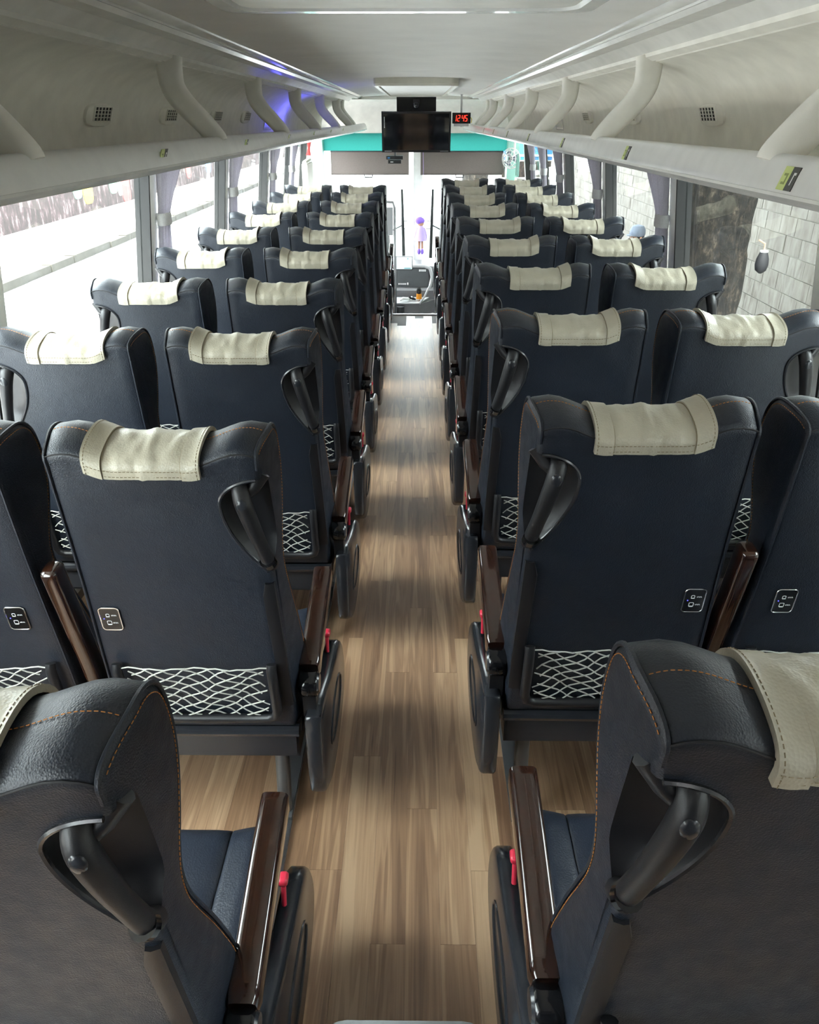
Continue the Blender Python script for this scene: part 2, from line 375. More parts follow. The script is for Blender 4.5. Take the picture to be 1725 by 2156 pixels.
# ---- side walls, pillars, windows
PYS = {-1: [-0.70, 0.79, 2.32, 3.86, 5.42, 6.98, 8.35, 9.45], 1: [-0.64, 0.83, 2.32, 3.80, 5.27, 6.74, 8.15, 9.35]}
LEAN = 0.12
def wx(z): return 1.24 + LEAN * (1.25 - z)
def leaning(m, sx, da, db, ya, yb, z0, z1):
    rings = []
    for z in (z0, z1):
        rings.append([(sx * (wx(z) + da), ya, z), (sx * (wx(z) + db), ya, z), (sx * (wx(z) + db), yb, z), (sx * (wx(z) + da), yb, z)])
    return m.loft(rings)
wi = 1
for sx, side in ((-1, 'left'), (1, 'right')):
    w = MB()
    w.box((sx * 1.30, -1.2, -0.75), (sx * 1.37, 10.5, 0.70)); w.box((sx * 1.225, -1.2, 1.50), (sx * 1.30, 10.5, 2.10))
    w.box((sx * 1.25, -1.2, 0.66), (sx * 1.30, 9.3, 0.70))
    wall = structure(w.build('wall_' + side, WALLP, smooth=False), 'grey side wall of the coach on the ' + ('road side' if sx < 0 else 'tree side'))
    PY = PYS[sx]
    for py in PY:
        leaning(MB(), sx, -0.025, 0.045, py - 0.05, py + 0.05, 0.70, 1.50).build('pillar', PILLAR, wall, smooth=False)
        leaning(MB(), sx, -0.028, 0.040, py - 0.066, py - 0.051, 0.70, 1.50).build('window_seal', RUBBER, wall, smooth=False)
    for a, b in zip(PY[:-1], PY[1:]):
        o = leaning(MB(), sx, 0.012, 0.018, a + 0.05, b - 0.066, 0.70, 1.50).build('window_%d' % wi, GLASS, smooth=False)
        structure(o, 'clear side window pane of the coach'); wi += 1
structure(MB().box((-1.37, -1.26, -0.75), (1.37, -1.2, 2.1)).build('wall_back', plain('dark_rear_panel', (0.06, 0.06, 0.065), 0.7), smooth=False), 'grey rear wall of the coach')
# ---- ceiling: gently cambered panel between the racks
cp = [(-0.60 + 0.06 * i, 1.914 - 0.018 * ((-0.60 + 0.06 * i) / 0.6) ** 2) for i in range(21)]
cprof = cp + [(0.60, 1.95), (-0.60, 1.95)]
ceil = structure(MB().extrude_y(cprof, -1.2, 10.1, CEIL).build('ceiling', CEIL), 'grey fabric ceiling panel between the luggage racks')
structure(MB().box((-1.30, -1.26, 2.08), (1.30, 10.6, 2.12)).build('roof', WALLP, smooth=False), 'coach roof shell')
# front header: cambered bulkhead above the windscreen
hd = MB()
secs = [(10.05, 1.868), (10.16, 1.862), (10.27, 1.84), (10.34, 1.79), (10.37, 1.70), (10.38, 1.62), (10.40, 1.60), (10.41, 1.515)]
hd.loft([[(x, y - 0.10 * (x / 1.15) ** 2, z) for y, z in secs] + [(x, 10.55, 1.515), (x, 10.55, 2.08), (x, 10.05, 2.08)] for x in [-1.2 + 0.12 * i for i in range(21)]], RACK)
structure(hd.build('wall_front', RACK), 'grey moulded header above the windscreen')

# ================================================================== LUGGAGE RACKS
def make_rack(sx):
    side = 'road side' if sx < 0 else 'tree side'
    y0, y1 = -1.1, 9.95
    root = empty('luggage_rack', (sx * 0.9, 0, 1.5))
    P = lambda prof: [(sx * (x - 0.9), z - 1.5) for x, z in prof]
    def ext(name, prof, mat, ya=y0, yb=y1, angle=30):
        return MB().extrude_y(P(prof), ya, yb).build(name, mat, root, angle=angle)
    ext('light_cove', [(0.585, 1.91), (0.592, 1.898), (0.602, 1.891), (0.630, 1.886), (0.634, 1.91)], COVE)
    ext('upper_rail', [(0.634, 1.912), (0.634, 1.882), (0.645, 1.884), (0.655, 1.874), (0.715, 1.875), (0.742, 1.860), (0.757, 1.847), (0.768, 1.851), (0.772, 1.872), (0.772, 1.912)], RAIL, angle=25)
    ext('duct_strip', [(0.772, 1.90), (0.772, 1.868), (0.800, 1.864), (0.806, 1.848), (0.830, 1.837), (0.838, 1.848), (0.842, 1.90)], RACK)
    curve = [(p.x, p.y) for p in catmull([(0.842, 1.836, 0), (0.93, 1.812, 0), (1.005, 1.765, 0), (1.055, 1.70, 0), (1.078, 1.63, 0), (1.085, 1.565, 0)], 5)]
    ext('back_panel', curve + [(1.22, 1.565), (1.22, 1.90), (0.842, 1.90)], RACK)
    ext('shelf', [(0.70, 1.567), (1.22, 1.567), (1.22, 1.50), (0.70, 1.53)], RACK)
    nose = [(p.x, p.y) for p in catmull([(0.716, 1.568, 0), (0.708, 1.596, 0), (0.692, 1.606, 0), (0.672, 1.604, 0), (0.660, 1.590, 0), (0.650, 1.562, 0), (0.648, 1.549, 0)], 4)]
    def nose_x(y): return 0.0 if y < 8.3 else -0.09 * sstep(8.3, 10.0, y)
    ys = [y0] + [8.3 + 0.15 * i for i in range(12)]
    MB().loft([[(sx * (x - 0.9 + nose_x(y)), y, z - 1.5 + 0.018 * sstep(8.6, 9.9, y)) for x, z in nose + [(0.66, 1.545), (0.72, 1.545)]] for y in ys]).build('nose_moulding', RACK_NOSE, root, angle=30)
    MB().loft([[(sx * (x - 0.9 + nose_x(y)), y, z - 1.5 + 0.018 * sstep(8.6, 9.9, y)) for x, z in [(0.646, 1.549), (0.643, 1.544), (0.650, 1.538), (0.665, 1.536), (0.672, 1.529), (0.69, 1.527), (0.72, 1.532), (0.72, 1.547)]] for y in ys]).build('nose_trim', CHROME if False else RAIL, root, angle=25)
    ext('end_cap', [(0.60, 1.56), (0.615, 1.61), (0.75, 1.60), (0.90, 1.58), (0.90, 1.54), (0.62, 1.545)], RACK_NOSE, 9.95, 10.0)
    # brackets
    path = catmull([(0.826, 0, 1.858), (0.828, 0, 1.80), (0.820, 0, 1.755), (0.785, 0, 1.705), (0.735, 0, 1.655), (0.690, 0, 1.605), (0.682, 0, 1.590)], 4)
    wid = [0.046 - 0.014 * (i / (len(path) - 1)) for i in range(len(path))]
    b = MB(); rings = []
    for i, p in enumerate(path):
        t = (path[min(i + 1, len(path) - 1)] - path[max(i - 1, 0)]).normalized(); a = Vector((-t.z, 0, t.x))
        rings.append([(sx * (p.x + a.x * u - 0.9), v, p.z + a.z * u - 1.5) for u, v in [(q[0], q[1]) for q in rrect(wid[i], 0.026, 0.022, 4)]])
    br = b.loft(rings).mesh('support_bracket', RACK, angle=50)
    for k in range(7):
        yb = 1.54 + 1.52 * k
        if yb < 9.9: link('support_bracket', br, root, (0, yb, 0))
    link('support_bracket', br, root, (0, 9.62, 0))
    # air vents on the back panel
    tilt = math.radians(20)
    vb = MB()
    oval = [(0.115 * math.copysign(abs(math.cos(a)) ** 0.55, math.cos(a)), 0.036 * math.copysign(abs(math.sin(a)) ** 0.7, math.sin(a))) for a in [2 * math.pi * i / 24 for i in range(24)]]
    vb.loft([[(-sx * h, u * k, v * k) for u, v in oval] for h, k in ((-0.012, 1.04), (0.006, 1.02), (0.012, 0.92), (0.013, 0.80))])
    vm = vb.mesh('air_vent', RACK, angle=40)
    gb = MB()
    gb.box((-sx * 0.0131, -0.076, -0.014), (-sx * 0.0150, 0.076, 0.030), VENTDARK)
    for i in range(6): gb.box((-sx * 0.0132, -0.0775 + 0.0304 * i, -0.015), (-sx * 0.019, -0.0745 + 0.0304 * i, 0.031), RACK)
    for j in range(5): gb.box((-sx * 0.0132, -0.0775, -0.015 + 0.0112 * j), (-sx * 0.018, 0.0775, -0.0135 + 0.0112 * j), RACK)
    gm = gb.mesh('grille', RACK, smooth=False)
    for yv in ((1.3, 2.12, 2.95, 3.78, 4.66, 5.46) if sx < 0 else (1.9, 3.03, 4.13, 5.22)):
        o = link('air_vent', vm, root, (sx * (1.062 - 0.9), yv, 1.675 - 1.5)); o.rotation_euler = (0, sx * tilt * -1, 0)
        link('grille', gm, o)
    # service hatch in the back panel
    hm = MB(); 
    for a, c in (((0, -0.16, -0.075), (0.008, 0.16, -0.068)), ((0, -0.16, 0.068), (0.008, 0.16, 0.075)), ((0, -0.16, -0.075), (0.008, -0.153, 0.075)), ((0, 0.153, -0.075), (0.008, 0.16, 0.075))): hm.box((-sx * a[0], a[1], a[2]), (-sx * c[0], c[1], c[2]))
    hm.box((-sx * 0.0, -0.15, -0.066), (-sx * 0.004, 0.15, 0.066))
    o = hm.build('service_panel', RAIL, root, smooth=False, loc=(sx * (1.068 - 0.9), 6.35, 1.665 - 1.5)); o.rotation_euler = (0, -sx * 0.3, 0)
    # seat number stickers on the nose
    nrm = math.atan2(0.010, 0.028)
    for ys_ in ((1.25, 2.28, 3.40, 4.55, 5.65, 6.75, 7.85) if sx < 0 else (1.40, 2.52, 3.66, 4.80, 5.95, 7.05, 8.1)):
        q = MB()
        q.box((0, -0.030, -0.019), (0.0016, 0.0, 0.019), STICKG); q.box((0, 0.0, -0.019), (0.0016, 0.027, 0.019), STICKD)
        q.box((0.0016, 0.012, -0.010), (0.0020, 0.015, 0.010), PRINTW); q.box((0.0016, 0.015, 0.006), (0.0020, 0.021, 0.010), PRINTW)
        q.box((0.0016, -0.022, 0.004), (0.0020, -0.008, 0.008), PRINTD); q.box((0.0016, -0.022, -0.010), (0.0020, -0.008, -0.006), PRINTD); q.box((0.0016, -0.012, -0.007), (0.0020, -0.008, 0.006), PRINTD)
        o = q.build('seat_number_sticker', STICKG, root, smooth=False, loc=(sx * (0.6535 - 0.9), ys_, 1.572 - 1.5))
        o.rotation_euler = (0, 0.33, 0) if sx < 0 else (0, -0.33, math.pi)
    tag(root, 'long grey overhead luggage rack with curved brackets above the ' + ('road-side' if sx < 0 else 'tree-side') + ' windows', 'luggage rack', 'overhead luggage racks')
    return root
make_rack(-1); make_rack(1)
# blue lamp inside the road-side rack
lamp = MB(); lamp.box((-0.96, 6.75, 1.5675), (-0.92, 7.05, 1.585), BLUELAMP)
tag(lamp.build('blue_rack_lamp', BLUELAMP, smooth=False), 'small blue light strip glowing inside the road-side luggage rack', 'lamp')

# ================================================================== CEILING HATCHES
def hatch(name, x0, x1, ya, yb, z, label, t=0.016, taper=0.0):
    root = empty(name, ((x0 + x1) / 2, ya, z))
    w, h = (x1 - x0) / 2, (yb - ya) / 2
    o = MB(); r = rrect(w, h, 0.06, 5)
    o.loft([[(x, y + h, 0.02) for x, y in r], [(x, y + h, -t * 0.5) for x, y in r], [(x * 0.985, (y) * 0.985 + h, -t) for x, y in r], [(x * 0.90, y * 0.93 + h, -t) for x, y in r], [(x * 0.885, y * 0.92 + h, -t * 0.35) for x, y in r]], BEIGEPLAS if taper else RAIL)
    o.build('hatch_frame', RAIL, root, angle=30)
    p = MB(); p.loft([[(x * 0.88, y * 0.915 + h, -t * 0.3) for x, y in r], [(x * 0.87, y * 0.905 + h, -t * 0.75) for x, y in r], [(x * 0.5, y * 0.5 + h, -t * 0.9) for x, y in r]])
    p.build('hatch_panel', RACK if not taper else BEIGEPLAS, root, angle=30)
    return tag(root, label, 'ceiling hatch')
hatch('ceiling_hatch', -0.41, 0.43, 0.75, 2.10, 1.893, 'grey rounded ceiling hatch at the very top of the view')
hatch('ceiling_hatch', -0.27, 0.31, 5.9, 8.6, 1.893, 'cream ceiling hatch in front of the television', 0.03, 1.0)

# ================================================================== SEATS  (local frame: x across, y forward, z up from tree-side floor datum)
def yb_(z): return 0.14 * (1.122 - z)
prof_key = [(yb_(0.44), 0.44), (yb_(0.60), 0.60), (yb_(0.80), 0.80), (yb_(1.0), 1.0), (yb_(1.06), 1.06), (yb_(1.129), 1.129), (-0.004, 1.154), (0.010, 1.168), (0.045, 1.180), (0.085, 1.184), (0.118, 1.175), (0.143, 1.152), (0.157, 1.116), (0.162, 1.075), (0.154, 1.025), (0.134, 0.975), (0.115, 0.935), (0.109, 0.90), (0.116, 0.855), (0.138, 0.80), (0.167, 0.735), (0.193, 0.67), (0.217, 0.605), (0.232, 0.54), (0.234, 0.475), (0.215, 0.425), (0.165, 0.405), (0.118, 0.415)]
PROF = [(p.x, p.y) for p in catmull([(a, b, 0) for a, b in prof_key], 3, closed=True)]
def pnorm(i):
    a = PROF[i - 1]; b = PROF[(i + 1) % len(PROF)]
    dx, dy = b[0] - a[0], b[1] - a[1]; l = math.hypot(dx, dy) or 1
    return (-dy / l, dx / l)     # outward for this winding (up the back, over the top)
def hump(u): return 0.013 * (sstep(0.35, 0.80, abs(u)) * 2 - 1) - 0.007 * sstep(0.85, 1.0, abs(u))
def seat_pt(u, i, off=0.0):
    y, z = PROF[i]; n = pnorm(i)
    y2, z2 = y + n[0] * off, z + n[1] * off
    hw = 0.212 + 0.010 * (1 - sstep(0.50, 0.98, z)) - 0.012 * (1 - sstep(0.0, 0.09, y - yb_(z)))
    z2 += hump(u) * sstep(1.05, 1.15, z)
    return Vector((u * hw, y2, z2))
NP = len(PROF)
def scoop_r(z):
    t = max(0.0, min(1.0, (z - 0.893) / 0.220))
    if t < 0.74: return 0.004 + 0.084 * math.sin(math.pi / 2 * t / 0.74) ** 0.85
    return 0.004 + 0.084 * math.sqrt(max(0.0, 1 - ((t - 0.74) / 0.26) ** 2))
SCOOP = [(0.893 + 0.220 * (0.5 - 0.5 * math.cos(math.pi * k / 22)), scoop_r(0.893 + 0.220 * (0.5 - 0.5 * math.cos(math.pi * k / 22)))) for k in range(23)]
def build_backrest():
    m = MB(); st = [(1.0, -0.018), (0.992, -0.009), (0.975, -0.003), (0.945, 0.0)]
    us = [(-u, o) for u, o in st] + [(-0.9 + 0.1 * i, 0.0) for i in range(1, 18)] + [(u, o) for u, o in reversed(st)]
    rings = [[seat_pt(u, i, o) for i in range(NP)] for u, o in us]
    m.loft(rings)
    # scoop for the grab handle on the -x rear corner
    me = m.mesh('backrest', LEATHER, angle=50)
    o = link('backrest_raw', me)
    c = MB(); rr = []
    for z, r in SCOOP:
        rr.append([(-0.203 + math.cos(2 * math.pi * j / 20) * r, yb_(z) + math.sin(2 * math.pi * j / 20) * min(r * 0.8, 0.048) - 0.002, z) for j in range(20)])
    c.loft(rr); cm = c.mesh('cutter', PLASTIC, angle=60); co = link('cutter', cm)
    md = o.modifiers.new('cut', 'BOOLEAN'); md.operation = 'DIFFERENCE'; md.object = co; md.solver = 'EXACT'
    bpy.context.view_layer.update()
    dg = bpy.context.evaluated_depsgraph_get()
    out = bpy.data.meshes.new_from_object(o.evaluated_get(dg)); out.name = 'backrest'
    bpy.data.objects.remove(o); bpy.data.objects.remove(co)
    out.materials.clear(); out.materials.append(LEATHER); out.materials.append(PLASTIC)
    for p in out.polygons:
        ct = p.center; p.material_index = 0
        if ct.x < -0.11 and 0.893 < ct.z < 1.113 and ct.y > yb_(ct.z) + 0.004:
            r = math.hypot(ct.x + 0.203, ct.y - yb_(ct.z))
            if r < 0.090 and p.normal.dot(Vector((-0.203 - ct.x, -0.02 - ct.y + yb_(ct.z), 0)).normalized()) > 0.25: p.material_index = 1
        p.use_smooth = True
    out.set_sharp_from_angle(angle=math.radians(45))
    return out
def dash_line(m, pts, r, dash, gap, mat=None):
    acc = []; d = 0.0; pts = [Vector(p) for p in pts]
    cum = [0.0]
    for a, b in zip(pts[:-1], pts[1:]): cum.append(cum[-1] + (b - a).length)
    def at(s):
        for k in range(len(cum) - 1):
            if s <= cum[k + 1]:
                t = (s - cum[k]) / max(1e-9, cum[k + 1] - cum[k]); return pts[k].lerp(pts[k + 1], t)
        return pts[-1]
    s = 0.0
    while s + dash < cum[-1]:
        m.tube([at(s), at(s + dash)], r, mat, sides=4); s += dash + gap
iz = lambda z, front: min((i for i in range(NP) if (PROF[i][0] - yb_(PROF[i][1]) > 0.05) == front), key=lambda i: abs(PROF[i][1] - z))
I_SEAM = iz(1.154, False); I_CREST = min(range(NP), key=lambda i: abs(PROF[i][0] - 0.060) + (0 if PROF[i][1] > 1.1 else 9))
I_FRONTLOW = iz(0.56, True)
parts = []      # dict(name, mesh, parent, only, maxrow, loc, mirror)
def add(name, mesh, parent=None, only=None, maxrow=99, loc=(0, 0, 0), mirror=True, rot=None, label=None, id=None):
    parts.append(dict(name=name, mesh=mesh, parent=parent, only=only, maxrow=maxrow, loc=loc, mirror=mirror, rot=rot, label=label, id=id or name))
add('backrest', build_backrest())
m = MB()
for s in (-1, 1):
    i0 = iz(1.13, False) if s < 0 else iz(0.5, False)
    m.tube([seat_pt(s * 0.978, i, 0.0005) for i in range(i0, I_FRONTLOW + 1, 1)], 0.0032, LEATHER, sides=6)
m.tube([seat_pt(-0.978 + 1.956 * k / 24, I_SEAM, 0.0008) for k in range(25)], 0.0016, DARKSEAM, sides=5)
add('piping', m.mesh('piping', LEATHER), 'backrest', maxrow=99)
m = MB()
for s in (-1, 1):
    dash_line(m, [seat_pt(s * 0.991, i, -0.0095) + Vector((s * 0.0012, 0, 0)) for i in range(I_SEAM + 2, I_FRONTLOW + 1)], 0.0007, 0.0042, 0.0026)
dash_line(m, [seat_pt(-0.95 + 1.9 * k / 40, I_CREST, 0.0012) for k in range(41)], 0.0007, 0.0042, 0.0026)
add('stitching', m.mesh('stitching', ORANGE, smooth=False), 'backrest', maxrow=2)
# edge trim strip below the handle
m = MB(); rg = []
for z in (0.865, 0.83, 0.76, 0.66, 0.56, 0.50):
    k = 1 if z < 0.86 else 0.6
    x = -(0.212 + 0.010 * (1 - sstep(0.50, 0.98, z)) - 0.012) + 0.006
    rg.append([(x - 0.004, yb_(z) + 0.012, z), (x - 0.004 , yb_(z) - 0.003, z), (x + 0.006, yb_(z) - 0.007, z), (x + 0.022 * k, yb_(z) - 0.006, z), (x + 0.026 * k, yb_(z) + 0.006, z)])
add('edge_trim', m.loft(rg).mesh('edge_trim', PLASTIC), None)
# head cover
I_A = iz(1.129, False); I_B = iz(1.06, True); idx = list(range(I_A, I_B + 1))
CVX = 0.016
def cover_sheet(xa, xb, nx, off, thick, wr):
    m = MB(); top = []; bot = []
    for a in range(nx + 1):
        x = xa + (xb - xa) * a / nx + CVX; u = x / 0.2
        rt, rb = [], []
        for kk, i in enumerate(idx):
            w = wr * noise.noise(Vector((x * 38, kk * 0.16, 3.1))) + wr * 0.6 * noise.noise(Vector((x * 90, kk * 0.33, 9.0)))
            w = max(w, -0.0018); e = 0.0 if kk > 0 else 0.0006
            rt.append(seat_pt(u, i, off + thick + w + e)); rb.append(seat_pt(u, i, off))
            rt[-1].x = x; rb[-1].x = x
        top.append(rt); bot.append(rb)
    rings = [t + b[::-1] for t, b in zip(top, bot)]
    return m.loft(rings)
add('head_cover', cover_sheet(-0.105, 0.105, 26, 0.0006, 0.0060, 0.0048).mesh('head_cover', COVER, angle=60), id='head_cover')
for s in (-1, 1):
    add('end_band', cover_sheet(min(s * 0.074, s * 0.108), max(s * 0.074, s * 0.108), 6, 0.0008, 0.0092, 0.0012).mesh('end_band', COVER, angle=45), 'head_cover')
m = MB()
for s in (-1, 1):
    m = MB(); m.tube([Vector((CVX + s * 0.0735, *(seat_pt((CVX + s * 0.0735) / 0.2, i, 0.0072).yz))) for i in idx], 0.0010, sides=5)
    add('band_seam', m.mesh('band_seam', DTHREAD, smooth=False), 'head_cover')
m = MB()
i_h = idx[0] + 1
for zz, i in ((0, idx[0]), (1, idx[2])):
    dash_line(m, [Vector((x, *(seat_pt(x / 0.2, i, 0.0080 if abs(x - CVX) < 0.073 else 0.0106).yz))) + Vector((0, 0, 0.006 if zz == 0 else 0.0)) for x in [CVX - 0.105 + 0.21 * k / 30 for k in range(31)]], 0.0007, 0.0045, 0.003)
for s in (-1, 1):
    dash_line(m, [Vector((CVX + s * 0.103, *(seat_pt((CVX + s * 0.103) / 0.2, i, 0.0106).yz))) for i in idx], 0.0007, 0.0045, 0.003)
add('stitching', m.mesh('stitching', DTHREAD, smooth=False), 'head_cover', maxrow=2, id='cover_stitching')
# grab handle
hp = catmull([(-0.157, 0.040, 1.096), (-0.157, 0.014, 1.092), (-0.160, 0.002, 1.075), (-0.166, 0.000, 1.05), (-0.178, 0.006, 1.00), (-0.189, 0.015, 0.955), (-0.196, 0.024, 0.925), (-0.198, 0.042, 0.907)], 4)
n_ = len(hp)
m = MB().tube(hp, [0.0145 + 0.003 * math.sin(math.pi * min(1, i / n_ * 1.6)) for i in range(n_)], sides=12)
m.tube([(-0.162, 0.012, 1.075), (-0.180, 0.020, 1.088), (-0.198, 0.030, 1.116)], [0.013, 0.013, 0.016], sides=10)
add('grab_handle', m.mesh('grab_handle', PLASTIC, angle=60))
rim = []
for k in range(33):
    z = 1.1129 - (1.1129 - 0.8945) * (0.5 - 0.5 * math.cos(math.pi * k / 32))
    r = scoop_r(z); rim.append((-0.203 + max(r, 0.012), yb_(z) - 0.0015, z))
add('handle_rim', MB().tube(rim, 0.0035, sides=6).mesh('handle_rim', PLASTIC_GREY), 'grab_handle', maxrow=6)
m = MB().ball((-0.1625, -0.0135, 1.066), (0.0105, 0.005, 0.014), nu=14, nv=8)
add('release_button', m.mesh('release_button', PLASTIC_GREY), 'grab_handle', maxrow=2)
add('handle_collar', MB().tube([(-0.1945, 0.017, 0.930), (-0.1965, 0.024, 0.919)], 0.0165, sides=14).mesh('handle_collar', GLOSSBLACK), 'grab_handle', maxrow=4)
# usb panel
tl = math.atan(0.14)
m = MB(); rr_ = rrect(0.0215, 0.031, 0.008, 4)
m.loft([[(x, 0.003, z) for x, z in rr_], [(x * 0.97, -0.0035, z * 0.98) for x, z in rr_]])
uz = 0.765
add('usb_panel', m.mesh('usb_panel', GLOSSBLACK), loc=(0.160, yb_(uz), uz), mirror='loc', rot=(math.atan(0.14), 0, 0), maxrow=3)
m = MB(); m.tube([(x, -0.003, z) for x, z in rr_] + [(rr_[0][0], -0.003, rr_[0][1])], 0.0014, sides=6)
add('chrome_frame', m.mesh('chrome_frame', CHROME), 'usb_panel', mirror='no', maxrow=3)
for dz, wpx in ((0.011, 0.0034), (-0.010, 0.0046)):
    m = MB(); r2 = rrect(wpx, wpx * 1.15, 0.0018, 3)
    m.tube([(x - 0.004, -0.0038, z + dz) for x, z in r2] + [(r2[0][0] - 0.004, -0.0038, r2[0][1] + dz)], 0.0006, sides=4)
    m.box((-0.0075, -0.0046, dz - wpx * 1.2), (-0.0005, -0.0036, dz - wpx * 0.8))
    add('usb_port', m.mesh('usb_port', PRINTW, smooth=False), 'usb_panel', mirror='no', maxrow=2)
add('indicator_light', MB().ball((-0.0135, -0.004, 0.0015), (0.0014, 0.001, 0.0014), nu=8, nv=5).mesh('indicator_light', LEDBLUE), 'usb_panel', mirror='no', maxrow=2)
m = MB()
for dz in (0.011, -0.010):
    for k in range(5):
        x = 0.004 + k * 0.0022; m.box((x, -0.0042, dz - 0.0012), (x + 0.0007, -0.0036, dz + 0.0014)); m.box((x, -0.0042, dz + (0.0008 if k % 2 else -0.0012)), (x + 0.0016, -0.0036, dz + (0.0014 if k % 2 else -0.0006)))
add('port_lettering', m.mesh('port_lettering', PRINTW, smooth=False), 'usb_panel', mirror='no', maxrow=2)
# net pocket: plane along the back, a little proud
PZ0, PZ1, PWD = 0.468, 0.632, 0.172
def pk(x, t, d): z = PZ0 + (PZ1 - PZ0) * t; return Vector((x, yb_(z) - d, z))
fr = [pk(-PWD, 1.04, 0.012), pk(-PWD, 0.95, 0.020), pk(-PWD, 0.5, 0.020), pk(-PWD, 0.14, 0.018), pk(-PWD + 0.006, 0.03, 0.016), pk(-PWD + 0.024, -0.02, 0.014), pk(-0.08, -0.03, 0.014), pk(0.08, -0.03, 0.014), pk(PWD - 0.024, -0.02, 0.014), pk(PWD - 0.006, 0.03, 0.016), pk(PWD, 0.14, 0.018), pk(PWD, 0.5, 0.020), pk(PWD, 0.95, 0.020), pk(PWD, 1.04, 0.012)]
add('pocket_frame', MB().tube(fr, 0.0115, sides=10, up=(0, 1, 0)).mesh('pocket_frame', PLASTIC, angle=60), id='pocket_frame', maxrow=5)
m = MB(); cw, W2, H2 = 0.046, PWD - 0.010, (PZ1 - PZ0)
def netp(x, t): return pk(x, t, 0.010 + 0.012 * t + 0.004 * math.sin(x * 40 + t * 5))
for dirn in (1, -1):
    x = -W2 - 0.30
    while x < W2 + 0.30:
        seg = []
        for k in range(15):
            t = k / 14; xx = x + dirn * t * 0.26 + 0.006 * math.sin(t * 19 + x * 50)
            if -W2 <= xx <= W2: seg.append(netp(xx, t))
        if len(seg) > 2: m.tube(seg, 0.00165, sides=5)
        x += cw
m.tube([netp(-W2 + 2 * W2 * k / 20, 1.0 + 0.012 * math.sin(k * 2.1)) for k in range(21)], 0.0018, sides=5)
add('pocket_net', m.mesh('pocket_net', NETCORD), 'pocket_frame', maxrow=5)
# cushion
m = MB(); rings = []
for k in range(15):
    t = k / 14; y = 0.15 + 0.44 * t
    hh = 0.052 * (1 - max(0, (t - 0.86) / 0.14) ** 2 * 0.45); zc = 0.392 + 0.006 * math.sin(math.pi * t)
    ww = 0.213 * (1 - max(0, (t - 0.88) / 0.12) ** 2 * 0.10)
    rg = []
    for xx, zz in rrect(ww, hh, 0.028, 4):
        crown = 0.0
        if zz > 0: crown = 0.012 * sstep(0.55, 0.95, abs(xx) / ww) - 0.004 * math.exp(-((abs(xx) - 0.125) / 0.008) ** 2) * 1.6
        rg.append((xx, y, zc + zz + crown))
    rings.append(rg)
# denser top so the centre panel reads
def cushion():
    m = MB(); rings = []
    xs = [-1, -0.99, -0.95, -0.88, -0.76, -0.64, -0.60, -0.58, -0.56, -0.45, -0.2, 0, 0.2, 0.45, 0.56, 0.58, 0.60, 0.64, 0.76, 0.88, 0.95, 0.99, 1]
    for k in range(19):
        t = k / 18; y = 0.15 + 0.445 * t
        e = max(0.0, (t - 0.84) / 0.16); drop = 0.045 * e ** 2.5
        ww = 0.213 * (1 - 0.06 * e ** 2)
        rg = []
        for u in xs:
            zt = 0.445 + 0.014 * sstep(0.6, 0.9, abs(u)) - 0.022 * sstep(0.9, 1.0, abs(u)) - 0.007 * math.exp(-((abs(u) - 0.58) / 0.018) ** 2)
            if abs(u) < 0.58: zt -= 0.006 * math.exp(-((t - 0.62) / 0.015) ** 2)
            rg.append((u * ww, y, zt - drop))
        rg += [(ww * 0.99, y, 0.36 + drop * 0.3), (-ww * 0.99, y, 0.36 + drop * 0.3)]
        rings.append(rg)
    return m.loft(rings)
add('seat_cushion', cushion().mesh('seat_cushion', LEATHER_SEAT, angle=55))
m = MB(); m.box((-0.205, 0.125, 0.30), (0.205, 0.56, 0.362)); m.tube([(-0.212, 0.112, 0.398), (0, 0.112, 0.396), (0.212, 0.112, 0.398)], 0.016, sides=10); m.box((-0.20, 0.118, 0.31), (0.20, 0.135, 0.39))
add('seat_frame', m.mesh('seat_frame', PLASTIC_GREY, angle=35))
# aisle armrest, side panel, lever
def arm_loft(path, w, h, sides_r=0.012):
    m = MB(); rings = []
    for i, p in enumerate(path):
        t = (path[min(i + 1, len(path) - 1)] - path[max(i - 1, 0)]).normalized(); up = Vector((0, -t.z, t.y))
        e = 1.0
        if i == len(path) - 1: e = 0.72
        if i == 0: e = 0.85
        rings.append([p + Vector((x * e, 0, 0)) + up * (z * e) for x, z in rrect(w, h, sides_r, 4)])
    return m.loft(rings)
AX = -0.232
ap = catmull([(AX, 0.150, 0.560), (AX, 0.20, 0.572), (AX, 0.28, 0.590), (AX, 0.36, 0.608), (AX, 0.43, 0.622), (AX, 0.462, 0.627), (AX, 0.474, 0.627)], 3)
add('armrest', arm_loft(ap, 0.0245, 0.027, 0.011).mesh('armrest', BURL, angle=50), only='aisle')
m = MB(); m.lathe([(0.030, -0.020), (0.034, -0.014), (0.034, 0.014), (0.030, 0.020)], (AX, 0.135, 0.535), 'x', GLOSSBLACK, 20)
m.lathe([(0.022, -0.0245), (0.026, -0.020), (0.026, 0.020), (0.022, 0.0245)], (AX, 0.135, 0.535), 'x', PLASTIC_GREY, 18)
m.box((AX - 0.016, 0.115, 0.45), (AX + 0.016, 0.155, 0.53), PLASTIC)
add('armrest_hinge', m.mesh('armrest_hinge', PLASTIC, angle=35), 'armrest', only='aisle')
outl = [(0.085, 0.455), (0.105, 0.470), (0.15, 0.468), (0.21, 0.450), (0.30, 0.420), (0.40, 0.396), (0.48, 0.384), (0.53, 0.368), (0.575, 0.33), (0.605, 0.275), (0.615, 0.215), (0.595, 0.165), (0.54, 0.132), (0.46, 0.116), (0.36, 0.112), (0.26, 0.128), (0.19, 0.155), (0.135, 0.19), (0.105, 0.21), (0.092, 0.24), (0.082, 0.33)]
